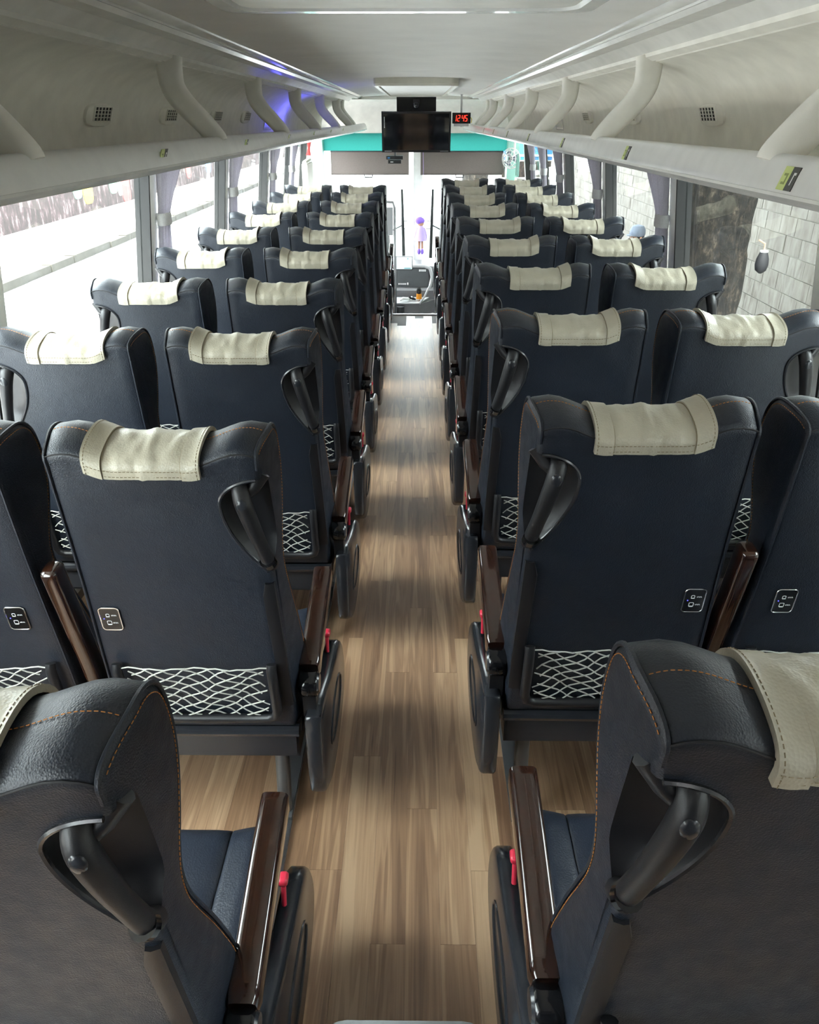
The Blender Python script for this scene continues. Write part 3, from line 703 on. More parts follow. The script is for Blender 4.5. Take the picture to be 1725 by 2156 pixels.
ou = [(p.x, p.y) for p in catmull([(a, b, 0) for a, b in outl], 3, closed=True)]
cx_, cz_ = 0.34, 0.28
def panel(x_in, x_out, bev):
    m = MB(); sg = -1
    def ring(x, ins): 
        out = []
        for i, (a, b) in enumerate(ou):
            p, q = ou[i - 1], ou[(i + 1) % len(ou)]; d = (q[0] - p[0], q[1] - p[1]); l = math.hypot(*d) or 1
            n = (d[1] / l, -d[0] / l)
            if (a - cx_) * n[0] + (b - cz_) * n[1] > 0: n = (-n[0], -n[1])
            out.append((x, a + n[0] * ins, b + n[1] * ins))
        return out
    m.loft([ring(x_in, 0.004), ring(x_in - 0.004, 0), ring(x_out + bev, 0), ring(x_out + bev * 0.35, bev * 0.35), ring(x_out, bev)])
    return m
add('side_panel', panel(-0.222, -0.262, 0.010).mesh('side_panel', PLASTIC_GREY, angle=50), only='aisle')
m = MB()
ell = [(0.36 + 0.13 * math.cos(a), 0.265 + 0.055 * math.sin(a)) for a in [2 * math.pi * k / 28 for k in range(28)]]
m.tube([(-0.2625, a, b) for a, b in ell] + [(-0.2625, ell[0][0], ell[0][1])], 0.0035, sides=6)
add('panel_ridge', m.mesh('panel_ridge', PLASTIC_GREY), 'side_panel', only='aisle', maxrow=5)
m = MB(); m.tube([(-0.236, 0.438, 0.395), (-0.236, 0.450, 0.445)], 0.005, sides=8)
m.loft([[(-0.236 + x * k, 0.452 + (z) * k * 0.9, 0.445 + h) for x, z in rrect(0.0095, 0.015, 0.007, 4)] for h, k in ((-0.005, 0.7), (0.0, 0.95), (0.008, 1.0), (0.012, 0.85), (0.0135, 0.4))])
add('recline_lever', m.mesh('recline_lever', REDKNOB, angle=60), only='aisle')
# folded middle armrest on the window seats (on the side away from the handle, towards the aisle)
mp_ = catmull([(0.240, 0.120, 0.50), (0.240, 0.105, 0.60), (0.240, 0.075, 0.72), (0.240, 0.048, 0.83), (0.240, 0.035, 0.885), (0.240, 0.032, 0.905)], 3)
m = MB(); rings = []
for i, p in enumerate(mp_):
    t = (mp_[min(i + 1, len(mp_) - 1)] - mp_[max(i - 1, 0)]).normalized(); nn = Vector((0, t.z, -t.y))
    e = 1.0 if i < len(mp_) - 2 else (0.9 if i == len(mp_) - 2 else 0.6)
    rings.append([p + Vector((x * e, 0, 0)) + nn * (z * e) for x, z in rrect(0.0175, 0.026, 0.011, 4)])
add('folded_armrest', m.loft(rings).mesh('folded_armrest', BURL, angle=50), only='window', maxrow=6)
add('armrest_pivot', MB().lathe([(0.026, -0.021), (0.032, -0.016), (0.032, 0.016), (0.026, 0.021)], (0.240, 0.125, 0.495), 'x', GLOSSBLACK, 18).mesh('armrest_pivot', GLOSSBLACK), 'folded_armrest', only='window', maxrow=4)

def mirrored(me):
    c = me.copy(); c.transform(Matrix.Scale(-1, 4, (1, 0, 0))); c.flip_normals(); return c
for p in parts:
    p['mesh_m'] = mirrored(p['mesh']) if p['mirror'] is True else p['mesh']
def leg_mesh(zoff, name):
    m = MB()
    m.tube([(0, 0.20, 0.31), (0, 0.185, 0.16 - zoff * 0.5), (0, 0.16, 0.014 - zoff)], 0.019, sides=10)
    return m.mesh(name, STEEL)
ORD = ['nearest', 'second', 'third', 'fourth', 'fifth', 'sixth', 'seventh', 'eighth', 'ninth', 'front']
ROWTXT = ['rearmost row', 'second row from the rear', 'third row from the rear', 'fourth row from the rear', 'fifth row from the rear', 'fifth row from the windscreen', 'fourth row from the windscreen', 'third row from the windscreen', 'second row from the windscreen', 'front row by the windscreen']
ZL = -0.055
LEGS = {z: (leg_mesh(z, 'leg'), None) for z in (0.0, ZL)}
FRONTLEG = {}
FOOT = {}
for z in (0.0, ZL):
    FRONTLEG[z] = MB().tube([(0, 0.46, 0.31), (0, 0.47, 0.16 - z * 0.5), (0, 0.50, 0.014 - z)], 0.019, sides=10).mesh('leg', STEEL)
    FOOT[z] = MB().box((-0.022, 0.13, 0.012 - z), (0.022, 0.53, 0.022 - z)).mesh('leg_foot', STEEL, smooth=False)
def make_seat(row, side, aisle):
    sx = -1 if side == 'L' else 1; zoff = ZL if side == 'L' else 0.0
    xc = (-0.458 if aisle else -0.950) if side == 'L' else (0.455 if aisle else 0.935)
    mir = (side == 'L') == aisle          # handle towards +x
    root = empty('coach_seat', (xc, ROW0 + PITCH * row - (0.022 if row == 0 else 0), zoff))
    objs = {}
    for p in parts:
        if p['only'] and (p['only'] == 'aisle') != aisle: continue
        if row > p['maxrow']: continue
        par = objs.get(p['parent'], root) if p['parent'] else root
        loc = list(p['loc'])
        if mir and p['mirror'] is not False and p['mirror'] != 'no': loc[0] = -loc[0]
        o = bpy.data.objects.new(p['name'], p['mesh_m'] if mir else p['mesh']); COL.objects.link(o)
        o.parent = par; o.location = loc
        if p['rot']: o.rotation_euler = p['rot']
        if p['name'] == 'usb_panel' and not aisle: o.location.x *= 0.82
        if p['name'] == 'stitching': o['kind'] = 'stuff'
        if side == 'L' and aisle and p['name'] in ('armrest', 'side_panel', 'recline_lever'): o.location = (loc[0] + 0.008, loc[1], loc[2] - 0.012)
        objs[p['id']] = o
    hc = objs['head_cover']; hc.location = (random.uniform(-0.002, 0.002), 0, 0)
    hc.rotation_euler = (0, random.uniform(-0.005, 0.005), 0); hc['label'] = 'beige vinyl headrest cover'
    if aisle: objs['recline_lever']['label'] = 'red recline lever'
    lx = (-0.145 if sx > 0 else 0.145) * (1 if aisle else -1)
    if True:
        for d in (LEGS[zoff][0], FRONTLEG[zoff]): 
            o = link('leg', d, root, (lx, 0, 0))
        link('leg_foot', FOOT[zoff], root, (lx, 0, 0))
    tag(root, 'black leather coach seat, %s seat on the %s, %s' % ('aisle' if aisle else 'window', 'road side' if sx < 0 else 'tree side', ROWTXT[row]), 'seat', 'black coach seats with beige headrest covers')
    return root
for row in range(10):
    for side in 'LR':
        for aisle in (True, False):
            if row == 0 and side == 'L' and not aisle: continue
            make_seat(row, side, aisle)

# unseen bench added behind the camera to darken the nearest seat backs
rbn = empty('added_rear_bench', (0, -0.62, 0))
m = MB(); m.loft([[(x, y, z) for y, z in ((-0.05, 0.42), (-0.22, 1.10), (-0.30, 1.18), (-0.40, 1.16), (-0.42, 0.42))] for x in (-1.15, 1.15)]); m.build('backrest', LEATHER, rbn)
m = MB(); m.loft([[(x, y, z) for y, z in ((-0.06, 0.36), (-0.06, 0.44), (0.30, 0.46), (0.36, 0.43), (0.36, 0.36))] for x in (-1.15, 1.15)]); m.build('cushion', LEATHER_SEAT, rbn)
MB().box((-1.15, -0.35, 0.001), (1.15, 0.28, 0.36)).build('bench_base', PLASTIC, rbn, smooth=False)
tag(rbn, 'unseen black leather bench added across the rear wall to block light', 'bench')

# grey box at the rear end of the aisle
g = MB(); r = rrect(0.150, 0.30, 0.05, 5)
g.loft([[(x + 0.018, y + 0.478, z) for x, y in [(a * k, b * k) for a, b in r]] for z, k in ((0.001, 1.0), (0.27, 1.0), (0.292, 0.985), (0.30, 0.94))])
tag(g.build('rear_step_box', plain('grey_carpet', (0.36, 0.38, 0.39), 0.9, bump=0.5, bscale=500)), 'grey rounded box at the rear end of the aisle floor', 'step box')

# ================================================================== CURTAINS
def make_curtain(sx, y, ztop=1.50, w0=0.17, seed=0):
    root = empty('window_curtain', (sx * (wx(0.72) - 0.052), y, 0.72))
    m = MB(); rings = []; n = 64
    for k in range(34):
        t = k / 33; z = ztop - 0.72 - t * (ztop - 0.76)
        zt = 1.235 - 0.72
        d = z - zt
        w = 0.060 + (w0 - 0.060) * sstep(0.0, 0.27, d) if d > 0 else 0.060 + 0.05 * sstep(0, 0.4, -d)
        cy = 0.02 + (w - 0.06) * 0.9
        ring = []
        for j in range(n):
            a = 2 * math.pi * j / n
            yy = cy + w * math.cos(a)
            fold = 0.010 * math.sin(a * 9 + seed) * (0.35 + w / 0.17)
            xx = (0.016 + 0.006 * (w / 0.17)) * math.sin(a) + fold * 0.8
            ring.append((xx * -sx - sx * LEAN * z, yy, z))
        rings.append(ring)
    m.loft(rings); m.build('curtain_cloth', CURTAIN, root, angle=80)
    b = MB(); rg = []
    for z in (-0.028, -0.022, 0.022, 0.028):
        k = 1.0 if abs(z) < 0.025 else 0.96
        rg.append([(0.030 * k * math.sin(2 * math.pi * j / 24) - sx * LEAN * (1.235 - 0.72), 0.02 + 0.070 * k * math.cos(2 * math.pi * j / 24), 1.235 - 0.72 + z) for j in range(24)])
    b.loft(rg); b.build('tie_band', TIE, root)
    return root
curt = {-1: [(3.92, 'beside the second pillar of the road side'), (5.48, 'beside the third pillar of the road side'), (7.04, 'beside the fourth pillar of the road side'), (8.15, 'nearest the windscreen on the road side')],
        1: [(3.86, 'next to the tree trunk window'), (5.33, 'beside the third pillar of the tree side'), (6.80, 'beside the fourth pillar of the tree side'), (7.70, 'tied back behind the front tree-side seats'), (8.45, 'nearest the windscreen on the tree side')]}
for sx in (-1, 1):
    for k, (y, txt) in enumerate(curt[sx]):
        tag(make_curtain(sx, y, seed=k * 1.7 + sx), 'grey gathered window curtain ' + txt, 'curtain', 'tied-back window curtains')

# ================================================================== WINDSCREEN AREA
WS = 10.42
o = MB().box((-1.18, WS, 0.02), (1.18, WS + 0.008, 1.315)).build('window_20', GLASS, smooth=False); structure(o, 'clear windscreen glass')
q = MB(); q.v += [(-1.18, WS, 1.318), (1.18, WS, 1.318), (1.18, WS, 1.53), (-1.18, WS, 1.53)]; q.face((0, 1, 2, 3))
o = q.build('window_21', TEALFILM, smooth=False); structure(o, 'teal tinted band along the top of the windscreen')
pil = MB(); pil.box((-0.012, WS - 0.05, 0.0), (0.085, WS - 0.005, 1.53)); pil.box((-0.020, WS - 0.055, 0.0), (-0.012, WS - 0.02, 1.53)); pil.box((0.085, WS - 0.055, 0.0), (0.093, WS - 0.02, 1.53))
structure(pil.build('trim_4', PILLAR, smooth=False), 'pale centre post of the windscreen')
for sx, nm in ((-1, 'trim_5'), (1, 'trim_6')):
    q = MB(); q.box((sx * 1.12, 10.25, -0.7), (sx * 1.26, WS + 0.05, 1.55)); structure(q.build(nm, TEALWALL, smooth=False), 'pale teal corner pillar beside the windscreen')
# sun blinds
for xa, xb, sx in ((-1.035, -0.075, -1), (0.068, 1.075, 1)):
    root = empty('windscreen_blind', ((xa + xb) / 2, WS - 0.07, 1.06)); h = (xb - xa) / 2
    MB().box((-h, -0.002, 0.0), (h, 0.002, 0.25)).build('blind_fabric', BLIND, root, smooth=False)
    MB().tube([(-h, 0, 0.255), (h, 0, 0.255)], 0.008, sides=10).build('roller', DASHDARK, root)
    MB().tube([(-h, 0, 0.0), (h, 0, 0.0)], 0.012, sides=10, flat=0.7).build('hem_bar', BLIND, root)
    px = -0.02 if sx < 0 else -0.02
    MB().tube([(px - 0.05, 0, -0.006), (px - 0.045, 0, -0.035), (px + 0.045, 0, -0.035), (px + 0.05, 0, -0.006)], 0.008, sides=8).build('pull_handle', DASHDARK, root)
    tag(root, 'taupe roller blind on the windscreen, %s the clock' % ('across the centre post from' if sx < 0 else 'below'), 'blind', 'windscreen roller blinds')
# wipers
for x0, sx in ((-0.165, -1), (0.225, 1)):
    root = empty('windscreen_wiper', (x0, WS + 0.05, 0.05))
    MB().tube([(0.02 * -sx, 0, 0.0), (0.012 * -sx, 0, 0.35), (0, 0, 0.83)], [0.022, 0.020, 0.014], sides=8).build('wiper_blade', RUBBER, root)
    MB().tube([(sx * 0.0, 0.02, 0.40), (sx * 0.20, 0.03, 0.30), (sx * 0.42, 0.03, -0.04)], 0.010, sides=8).build('wiper_arm', STEEL, root)
    MB().tube([(-sx * 0.002, 0.02, 0.45), (-sx * 0.07, 0.02, 0.45), (-sx * 0.10, 0.02, 0.41), (-sx * 0.08, 0.02, 0.36), (-sx * 0.01, 0.02, 0.36)], 0.005, sides=6).build('washer_hose', RUBBER, root)
    tag(root, 'black windscreen wiper standing upright on the %s side of the centre post' % ('tablet' if sx < 0 else 'blank dashboard'), 'wiper', 'windscreen wipers')
# television
tv = empty('television', (0.016, 9.03, 1.352)); tv.rotation_euler = (math.radians(9), 0, 0)
MB().box((-0.362, 0.0, 0.0), (0.362, 0.045, 0.385)).build('casing', TVFRAME, tv, smooth=False)
MB().box((-0.342, -0.003, 0.022), (0.342, 0.001, 0.368)).build('screen', SCREEN, tv, smooth=False)
fr_ = MB(); fr_.box((-0.362, -0.008, 0.0), (0.362, 0.0, 0.021)); fr_.box((-0.362, -0.008, 0.369), (0.362, 0.0, 0.385)); fr_.box((-0.362, -0.008, 0.021), (-0.343, 0.0, 0.369)); fr_.box((0.343, -0.008, 0.021), (0.362, 0.0, 0.369))
fr_.build('bezel', TVFRAME, tv, smooth=False)
lt = MB()
for k in range(8): lt.box((-0.3365, -0.004, 0.235 + 0.0135 * k), (-0.3295, -0.0030, 0.2445 + 0.0135 * k))
for k in range(7): lt.box((-0.335 + 0.011 * k, -0.0086, 0.010), (-0.327 + 0.011 * k, -0.008, 0.014))
for k in range(8): lt.box((0.255 + 0.011 * k, -0.0086, 0.010), (0.262 + 0.011 * k, -0.008, 0.013))
lt.build('lettering', PRINTW, tv, smooth=False)
tag(tv, 'flat black television hanging in front of the windscreen header', 'television')
mt = empty('television_mount', (0.016, 9.10, 1.90)); MB().box((-0.205, -0.06, -0.175), (0.205, 0.06, -0.03)).build('housing', GLOSSBLACK, mt, smooth=False)
MB().box((-0.06, 0.05, -0.40), (0.06, 0.09, -0.06)).build('bracket_arm', STEEL, mt, smooth=False)
tag(mt, 'black box mount above the television under the ceiling', 'tv mount')
cm_ = empty('dome_camera', (0.016, 9.03, 1.84))
MB().box((-0.035, -0.05, -0.03), (0.035, 0.0, 0.01)).build('camera_base', PLASTIC, cm_, smooth=False)
MB().ball((0, -0.055, -0.045), (0.032, 0.032, 0.034)).build('camera_dome', PLASTIC_GREY, cm_); MB().ball((0, -0.082, -0.042), 0.014).build('lens', GLOSSBLACK, cm_)
tag(cm_, 'small dark dome camera on top of the television mount', 'camera')
bx = empty('media_player', (-0.20, 9.10, 1.24)); MB().box((-0.085, -0.05, 0.0), (0.055, 0.05, 0.035)).build('lower_box', TVFRAME, bx, smooth=False); MB().box((-0.105, -0.05, 0.04), (0.075, 0.05, 0.075)).build('upper_box', TVFRAME, bx, smooth=False)
MB().box((-0.02, -0.055, 0.075), (0.0, 0.05, 0.11)).build('bracket', STEEL, bx, smooth=False); lb = MB(); lb.box((-0.06, -0.051, 0.012), (-0.03, -0.0502, 0.020), PRINTW); lb.box((-0.09, -0.051, 0.050), (-0.065, -0.0502, 0.062), BLUEP); lb.build('front_print', PRINTW, bx, smooth=False)
tag(bx, 'small stacked black media player box below the television corner', 'media player')
# LED clock 12:45
ck = empty('digital_clock', (0.50, 9.30, 1.622))
MB().box((-0.098, -0.02, 0.0), (0.098, 0.02, 0.105)).build('clock_case', GLOSSBLACK, ck, smooth=False)
SEG = {'1': 'bc', '2': 'abged', '4': 'fgbc', '5': 'afgcd'}
dm = MB()
def seg_digit(ch, x, z, w, h, t):
    L = {'a': ((0, h), (w, h)), 'b': ((w, h), (w, h / 2)), 'c': ((w, h / 2), (w, 0)), 'd': ((0, 0), (w, 0)), 'e': ((0, h / 2), (0, 0)), 'f': ((0, h), (0, h / 2)), 'g': ((0, h / 2), (w, h / 2))}
    for s in SEG[ch]:
        (xa, za), (xb, zb) = L[s]; sh = 0.14
        dm.tube([(x + xa + za * sh, -0.0215, z + za), (x + xb + zb * sh, -0.0215, z + zb)], t, sides=6)
for ch, x in (('1', -0.080), ('2', -0.043), ('4', 0.002), ('5', 0.036)): seg_digit(ch, x, 0.024, 0.021, 0.056, 0.0034)
dm.build('clock_digits', LEDRED, ck)
MB().tube([(0.10, 0, 0.06), (0.112, 0.0, 0.04), (0.106, -0.01, 0.008)], 0.005, YELLOW, sides=6).build('clock_cable', YELLOW, ck)
tag(ck, 'red digital clock reading 12:45 beside the television', 'clock')
MB_ = MB().tube([(0.50, 9.29, 1.60), (0.50, 9.36, 1.60)], 0.012, sides=8); MB_.box((0.42, 9.28, 1.596), (0.58, 9.36, 1.6215)); MB_.box((0.49, 9.34, 1.60), (0.51, 9.37, 1.90))
tag(MB_.build('clock_bracket', RACK_NOSE), 'grey bracket holding the red digital clock', 'bracket')
# dashboard and engine console
db = empty('dashboard', (0, 9.6, -0.70))
prof = [(0.0, 0.0), (0.0, 0.50), (0.22, 0.50), (0.34, 0.73), (0.60, 0.76), (0.78, 0.74), (0.78, 0.0)]
m = MB(); m.loft([[(x, y, z) for y, z in prof] for x in (-1.15, 1.15)]); m.build('dash_body', DASH, db, angle=20)
MB().loft([[(x, 0.205 + 0.012 * k, 0.505), (x, 0.325 + 0.012 * k, 0.722)] for x, k in ((-0.5, -1), (0.17, -1))][:1] + [[(0.17, 0.193, 0.505), (0.17, 0.313, 0.722)]], cap=False, closed=False).build('dark_fascia', DASHDARK, db)
MB().tube([(-0.6, 0.32, 0.735), (0.12, 0.32, 0.735), (0.19, 0.30, 0.71), (0.22, 0.25, 0.62), (0.19, 0.18, 0.50), (0.10, 0.05, 0.36)], 0.022, sides=8).build('pale_trim', DASHLIGHT, db)
cons = MB(); cons.loft([[(-0.30, -0.30, z), (0.06 + 0.02 * (z < 0.3), -0.30, z), (0.26, -0.02, z), (0.26, 0.05, z), (-0.30, 0.05, z)] for z in (0.0, 0.40)]); cons.build('centre_console', DASH, db, smooth=False)
MB().loft([[(-0.30, -0.31, z), (0.055, -0.31, z), (0.18, -0.05, z + 0.02), (-0.30, -0.05, z + 0.02)] for z in (0.401, 0.412)]).build('console_tray', DASHLIGHT, db, smooth=False)
MB().box((-0.28, -0.304, 0.02), (-0.02, -0.301, 0.22)).build('console_door', DASHDARK, db, smooth=False)
MB().box((-0.135, -0.312, 0.16), (-0.055, -0.304, 0.22)).build('socket_plate', DASHLIGHT, db, smooth=False)
MB().box((0.17, -0.14, 0.22), (0.235, -0.06, 0.25), None, Matrix.Rotation(math.radians(54), 3, 'Z')).build('console_latch', WHITE, db, smooth=False)
MB().tube([(-0.17, -0.33, 0.38), (-0.17, -0.33, 0.20)], [0.05, 0.04], sides=14).build('cup_holder', DASHDARK, db)
MB().tube([(0.055, -0.30, 0.40), (0.12, -0.22, 0.47), (0.20, -0.06, 0.60)], 0.012, sides=8).build('console_edge', DASHLIGHT, db)
tx = MB()
for k in range(5): tx.box((0.055 + 0.018 * k, 0.285, 0.676), (0.067 + 0.018 * k, 0.295, 0.70), None, Matrix.Rotation(math.radians(-29), 3, 'X'))
for k in range(6): tx.box((-0.20 + 0.017 * k, 0.200, 0.530), (-0.190 + 0.017 * k, 0.210, 0.548), None, Matrix.Rotation(math.radians(-29), 3, 'X'))
tx.box((-0.092, 0.196, 0.528), (-0.078, 0.21, 0.556), None, Matrix.Rotation(math.radians(-29), 3, 'X'))
tx.build('dash_lettering', PRINTW, db, smooth=False)
tag(db, 'grey moulded dashboard and centre console below the windscreen', 'dashboard')
gs = empty('gear_lever', (0.055, 9.42, -0.262)); MB().tube([(0, 0, 0), (0, 0, 0.06)], [0.035, 0.03], sides=12).build('lever_base', AMBER, gs); MB().tube([(0, 0, 0.055), (0, 0, 0.10), (0, 0, 0.125)], [0.022, 0.03, 0.018], sides=14).build('lever_knob', GLOSSBLACK, gs)
tag(gs, 'short gear lever with black knob and amber base on the console', 'gear lever')
for (x, y, L, rz, mm, lab) in ((-0.11, 9.36, 0.13, 0.5, WHITE, 'white crumpled wrapper lying on the console tray'), (-0.03, 9.40, 0.10, -0.6, GLOSSBLACK, 'small black charger lying on the console tray')):
    q = MB(); q.tube([(-L / 2, 0, 0.012), (-L / 6, 0.012, 0.028), (L / 5, -0.008, 0.022), (L / 2, 0.01, 0.012)], [0.012, 0.02, 0.017, 0.01], sides=7)
    o = q.build('wrapper' if mm is WHITE else 'charger', mm, loc=(x, y, -0.275)); o.rotation_euler = (0, 0, rz); tag(o, lab, 'litter' if mm is WHITE else 'charger')
tb = empty('tablet', (-0.115, 9.0, 0.145)); MB().box((-0.095, 0, 0), (0.095, 0.012, 0.15)).build('tablet_case', TVFRAME, tb, smooth=False); MB().box((-0.088, -0.0015, 0.008), (0.088, 0.0, 0.143)).build('screen', TABLET, tb, smooth=False)
b2 = MB(); b2.box((0.0, -0.0022, 0.012), (0.075, -0.0016, 0.024)); b2.box((0.035, -0.0022, 0.115), (0.047, -0.0016, 0.128)); b2.build('screen_buttons', TABBLUE, tb, smooth=False)
MB().tube([(-0.08, 0.012, 0.02), (-0.10, 0.03, -0.20), (-0.10, 0.05, -0.80)], 0.012, sides=8).build('stand_pole', STEEL, tb)
tag(tb, 'tablet with a bright white screen on a stand beside the driver', 'tablet')
# driver seat, only its edge shows
ds = empty('driver_seat', (-0.50, 8.75, -0.70)); m = MB(); r = rrect(0.24, 0.06, 0.05, 4)
m.loft([[(x * k, y + 0.02 * i, z) for x, y in r] for i, (z, k) in enumerate(((0.48, 0.95), (0.75, 1.0), (1.10, 1.0), (1.30, 0.95), (1.33, 0.8)))]); m.build('backrest', DASHLIGHT, ds)
m = MB(); r = rrect(0.25, 0.26, 0.06, 4); m.loft([[(x * k, y + 0.28, z) for x, y in r] for z, k in ((0.38, 0.95), (0.42, 1), (0.50, 1), (0.53, 0.9))]); m.build('cushion', DASHLIGHT, ds)
m = MB(); m.lathe([(0.16, 0.0), (0.16, 0.03), (0.06, 0.05), (0.06, 0.40)], (0, 0.28, 0), 'z'); m.build('pedestal', STEEL, ds)
MB().tube([(0.235, 0.02, 0.55), (0.285, 0.0, 0.70), (0.29, 0.0, 1.52), (0.27, 0.0, 1.58), (0.18, 0.0, 1.585)], 0.014, sides=8).build('grab_rail', DASHLIGHT, ds)
MB().box((0.20, -0.02, 1.25), (0.27, 0.02, 1.53)).build('side_pad', DASHLIGHT, ds, smooth=False)
tag(ds, 'pale grey driver seat half hidden behind the front road-side seats', 'driver seat')
# small fan
fn = empty('small_fan', (1.13, 10.05, 1.25)); fn.rotation_euler = (0, 0, math.radians(-35))
m = MB()
for rr2, yy in ((0.11, 0.0), (0.085, -0.022), (0.05, -0.035), (0.11, 0.04)): m.tube([(rr2 * math.cos(2 * math.pi * k / 28), yy, rr2 * math.sin(2 * math.pi * k / 28)) for k in range(29)], 0.005, sides=6)
for k in range(12):
    a = 2 * math.pi * k / 12; m.tube([(0.02 * math.cos(a), -0.04, 0.02 * math.sin(a)), (0.07 * math.cos(a), -0.03, 0.07 * math.sin(a)), (0.11 * math.cos(a), 0, 0.11 * math.sin(a)), (0.11 * math.cos(a), 0.04, 0.11 * math.sin(a))], 0.003, sides=5)
m.build('cage', WHITE, fn)
bl = MB()
for k in range(3):
    a = 2 * math.pi * k / 3
    bl.loft([[(r0 * math.cos(a + d), 0.012 + e, r0 * math.sin(a + d)) for d, e in ((-0.5, -0.008), (0.5, 0.008), (0.5, 0.011), (-0.5, -0.005))] for r0 in (0.02, 0.06, 0.092)])
bl.build('fan_blades', CAPM, fn); MB().ball((0, 0.005, 0), 0.024).build('hub', STEEL, fn); MB().tube([(0, 0.04, 0), (0, 0.09, 0.02), (0.0, 0.10, 0.24)], 0.014, sides=8).build('stem', WHITE, fn)
tag(fn, 'small white caged fan at the windscreen corner', 'fan')
# hanging doll
dl = empty('hanging_doll', (0.075, WS - 0.12, 0.12))
MB().tube([(0.03, 0, 0.40), (0.035, 0.0, 0.70), (0.02, 0.05, 1.36)], 0.003, sides=5).build('hanging_cord', LILAC, dl)
m = MB(); m.lathe([(0.01, 0.16), (0.085, 0.17), (0.075, 0.22), (0.05, 0.30), (0.04, 0.33), (0.02, 0.35)], (0, 0, 0), 'z', LILAC, 16); m.build('dress', LILAC, dl)
MB().ball((0.0, 0, 0.385), (0.042, 0.04, 0.05)).build('head', SKIN, dl); m = MB(); m.ball((-0.008, 0.0, 0.405), (0.058, 0.05, 0.045)); m.build('bonnet', PURPLE, dl)
for s in (-1, 1):
    MB().tube([(s * 0.035, 0, 0.32), (s * 0.065, -0.01, 0.25), (s * 0.075, -0.02, 0.20)], [0.018, 0.015, 0.010], sides=8).build('arm', LILAC, dl)
    MB().tube([(s * 0.02, 0, 0.17), (s * 0.022, 0, 0.07)], 0.013, sides=8).build('leg', SKIN, dl); MB().ball((s * 0.022, -0.01, 0.035), (0.020, 0.03, 0.035)).build('shoe', PURPLE, dl)
tag(dl, 'small purple cloth doll hanging by the windscreen centre post', 'doll')
# corner panels by the driver and the front door
pt = empty('driver_window_panel', (-1.17, 9.05, 0.72)); MB().box((-0.03, -0.12, 0.0), (0.03, 0.35, 0.52)).build('panel_body', BEIGEPLAS, pt, smooth=False); MB().tube([(0.0, -0.12, 0.53), (0.02, 0.1, 0.55), (0.0, 0.35, 0.53)], 0.025, sides=8).build('panel_top', BEIGEPLAS, pt)
tag(pt, 'ivory panel on the road-side wall ahead of the front seats', 'panel')
rb = MB(); rb.tube([(-1.12, 9.05, 1.48), (-1.125, 9.02, 1.39), (-1.13, 9.0, 1.32)], [0.03, 0.012, 0.028], sides=6, flat=0.2); tag(rb.build('red_ribbon', REDP), 'red ribbon tied above the ivory panel by the driver window', 'ribbon')
pt2 = empty('door_bin', (1.16, 9.35, 0.72)); MB().box((-0.03, -0.10, 0.0), (0.03, 0.12, 0.36)).build('bin_body', BEIGEPLAS, pt2, smooth=False); MB().box((-0.034, -0.06, 0.26), (-0.03, 0.09, 0.34)).build('bin_mouth', AMBER, pt2, smooth=False)
MB().tube([(-0.02, -0.08, 0.38), (-0.02, -0.08, 0.56), (-0.02, 0.0, 0.60), (-0.02, 0.08, 0.56), (-0.02, 0.08, 0.38)], 0.010, sides=8).build('grab_loop', TEALWALL, pt2)
tag(pt2, 'ivory holder with green loop on the tree-side wall near the fan', 'holder')
mr = empty('side_mirror', (-1.55, 11.0, 0.70)); m = MB(); r = rrect(0.14, 0.05, 0.04, 4); m.loft([[(x * k, y * k, z) for x, y in r] for z, k in ((0.0, 0.85), (0.03, 1), (0.34, 1), (0.37, 0.85))]); m.build('mirror_housing', STEEL, mr); MB().box((-0.12, -0.056, 0.03), (0.12, -0.05, 0.33)).build('mirror_glass', CHROME, mr, smooth=False); MB().tube([(0.10, 0.02, 0.36), (0.14, 0, 0.50), (0.33, -0.56, 0.55)], 0.02, sides=8).build('mirror_arm', STEEL, mr)
tag(mr, 'grey outside mirror beyond the driver window', 'mirror')

# ================================================================== OUTSIDE
structure(MB().box((-7.9, -40, GROUND - 0.2), (9.5, 120, GROUND)).build('road', ROAD, smooth=False), 'pale sunlit road beside the coach')
structure(MB().box((-11.2, -40, GROUND - 0.2), (-8.12, 120, GROUND + 0.15)).build('sidewalk', SIDEWALK, smooth=False), 'pale broken sidewalk along the mural wall')
kb = MB()
kerb = empty('kerb', (-8.0, 0, GROUND)); kerb['kind'] = 'structure'; kerb['label'] = 'worn concrete kerb at the road edge'
kme = MB().box((-0.13, 0.01, -0.1), (0.10, 1.19, 0.16)).mesh('kerb_stone', KERB, smooth=False)
for k in range(44): 
    o = link('kerb_stone', kme, kerb, (0.02 * math.sin(k * 2.3), 4 + k * 1.2, 0.012 * math.sin(k * 1.7)))
wl = empty('mural_wall', (-11.2, 0, GROUND))
MB().box((-0.25, -10, -0.1), (0.0, 110, 4.6)).build('wall_face', MURAL, wl, smooth=False)
for (y, z, h, w, mm) in ((27.3, 1.02, 0.8, 0.7, GREEN), (28.15, 0.92, 1.05, 0.85, YELLOW), (30.6, 1.0, 0.95, 0.8, GREEN), (31.25, 0.9, 1.0, 0.4, BEIGEPLAS), (31.9, 0.72, 1.2, 0.9, REDP), (22.5, 1.3, 0.8, 0.7, LILAC), (38.0, 1.0, 1.1, 1.0, LILAC), (41.0, 1.0, 1.2, 0.8, REDP), (45.0, 1.0, 1.2, 1.0, BLUEP)):
    q = MB(); rr3 = rrect(w / 2, h / 2, min(w, h) * 0.3, 4)
    q.loft([[(0.0, y + a, z + b) for a, b in rr3], [(0.012, y + a * 0.98, z + b * 0.98) for a, b in rr3]]); q.build('painted_patch', mm, wl)
tag(wl, 'long dark mural wall with coloured painted patches across the road', 'wall')
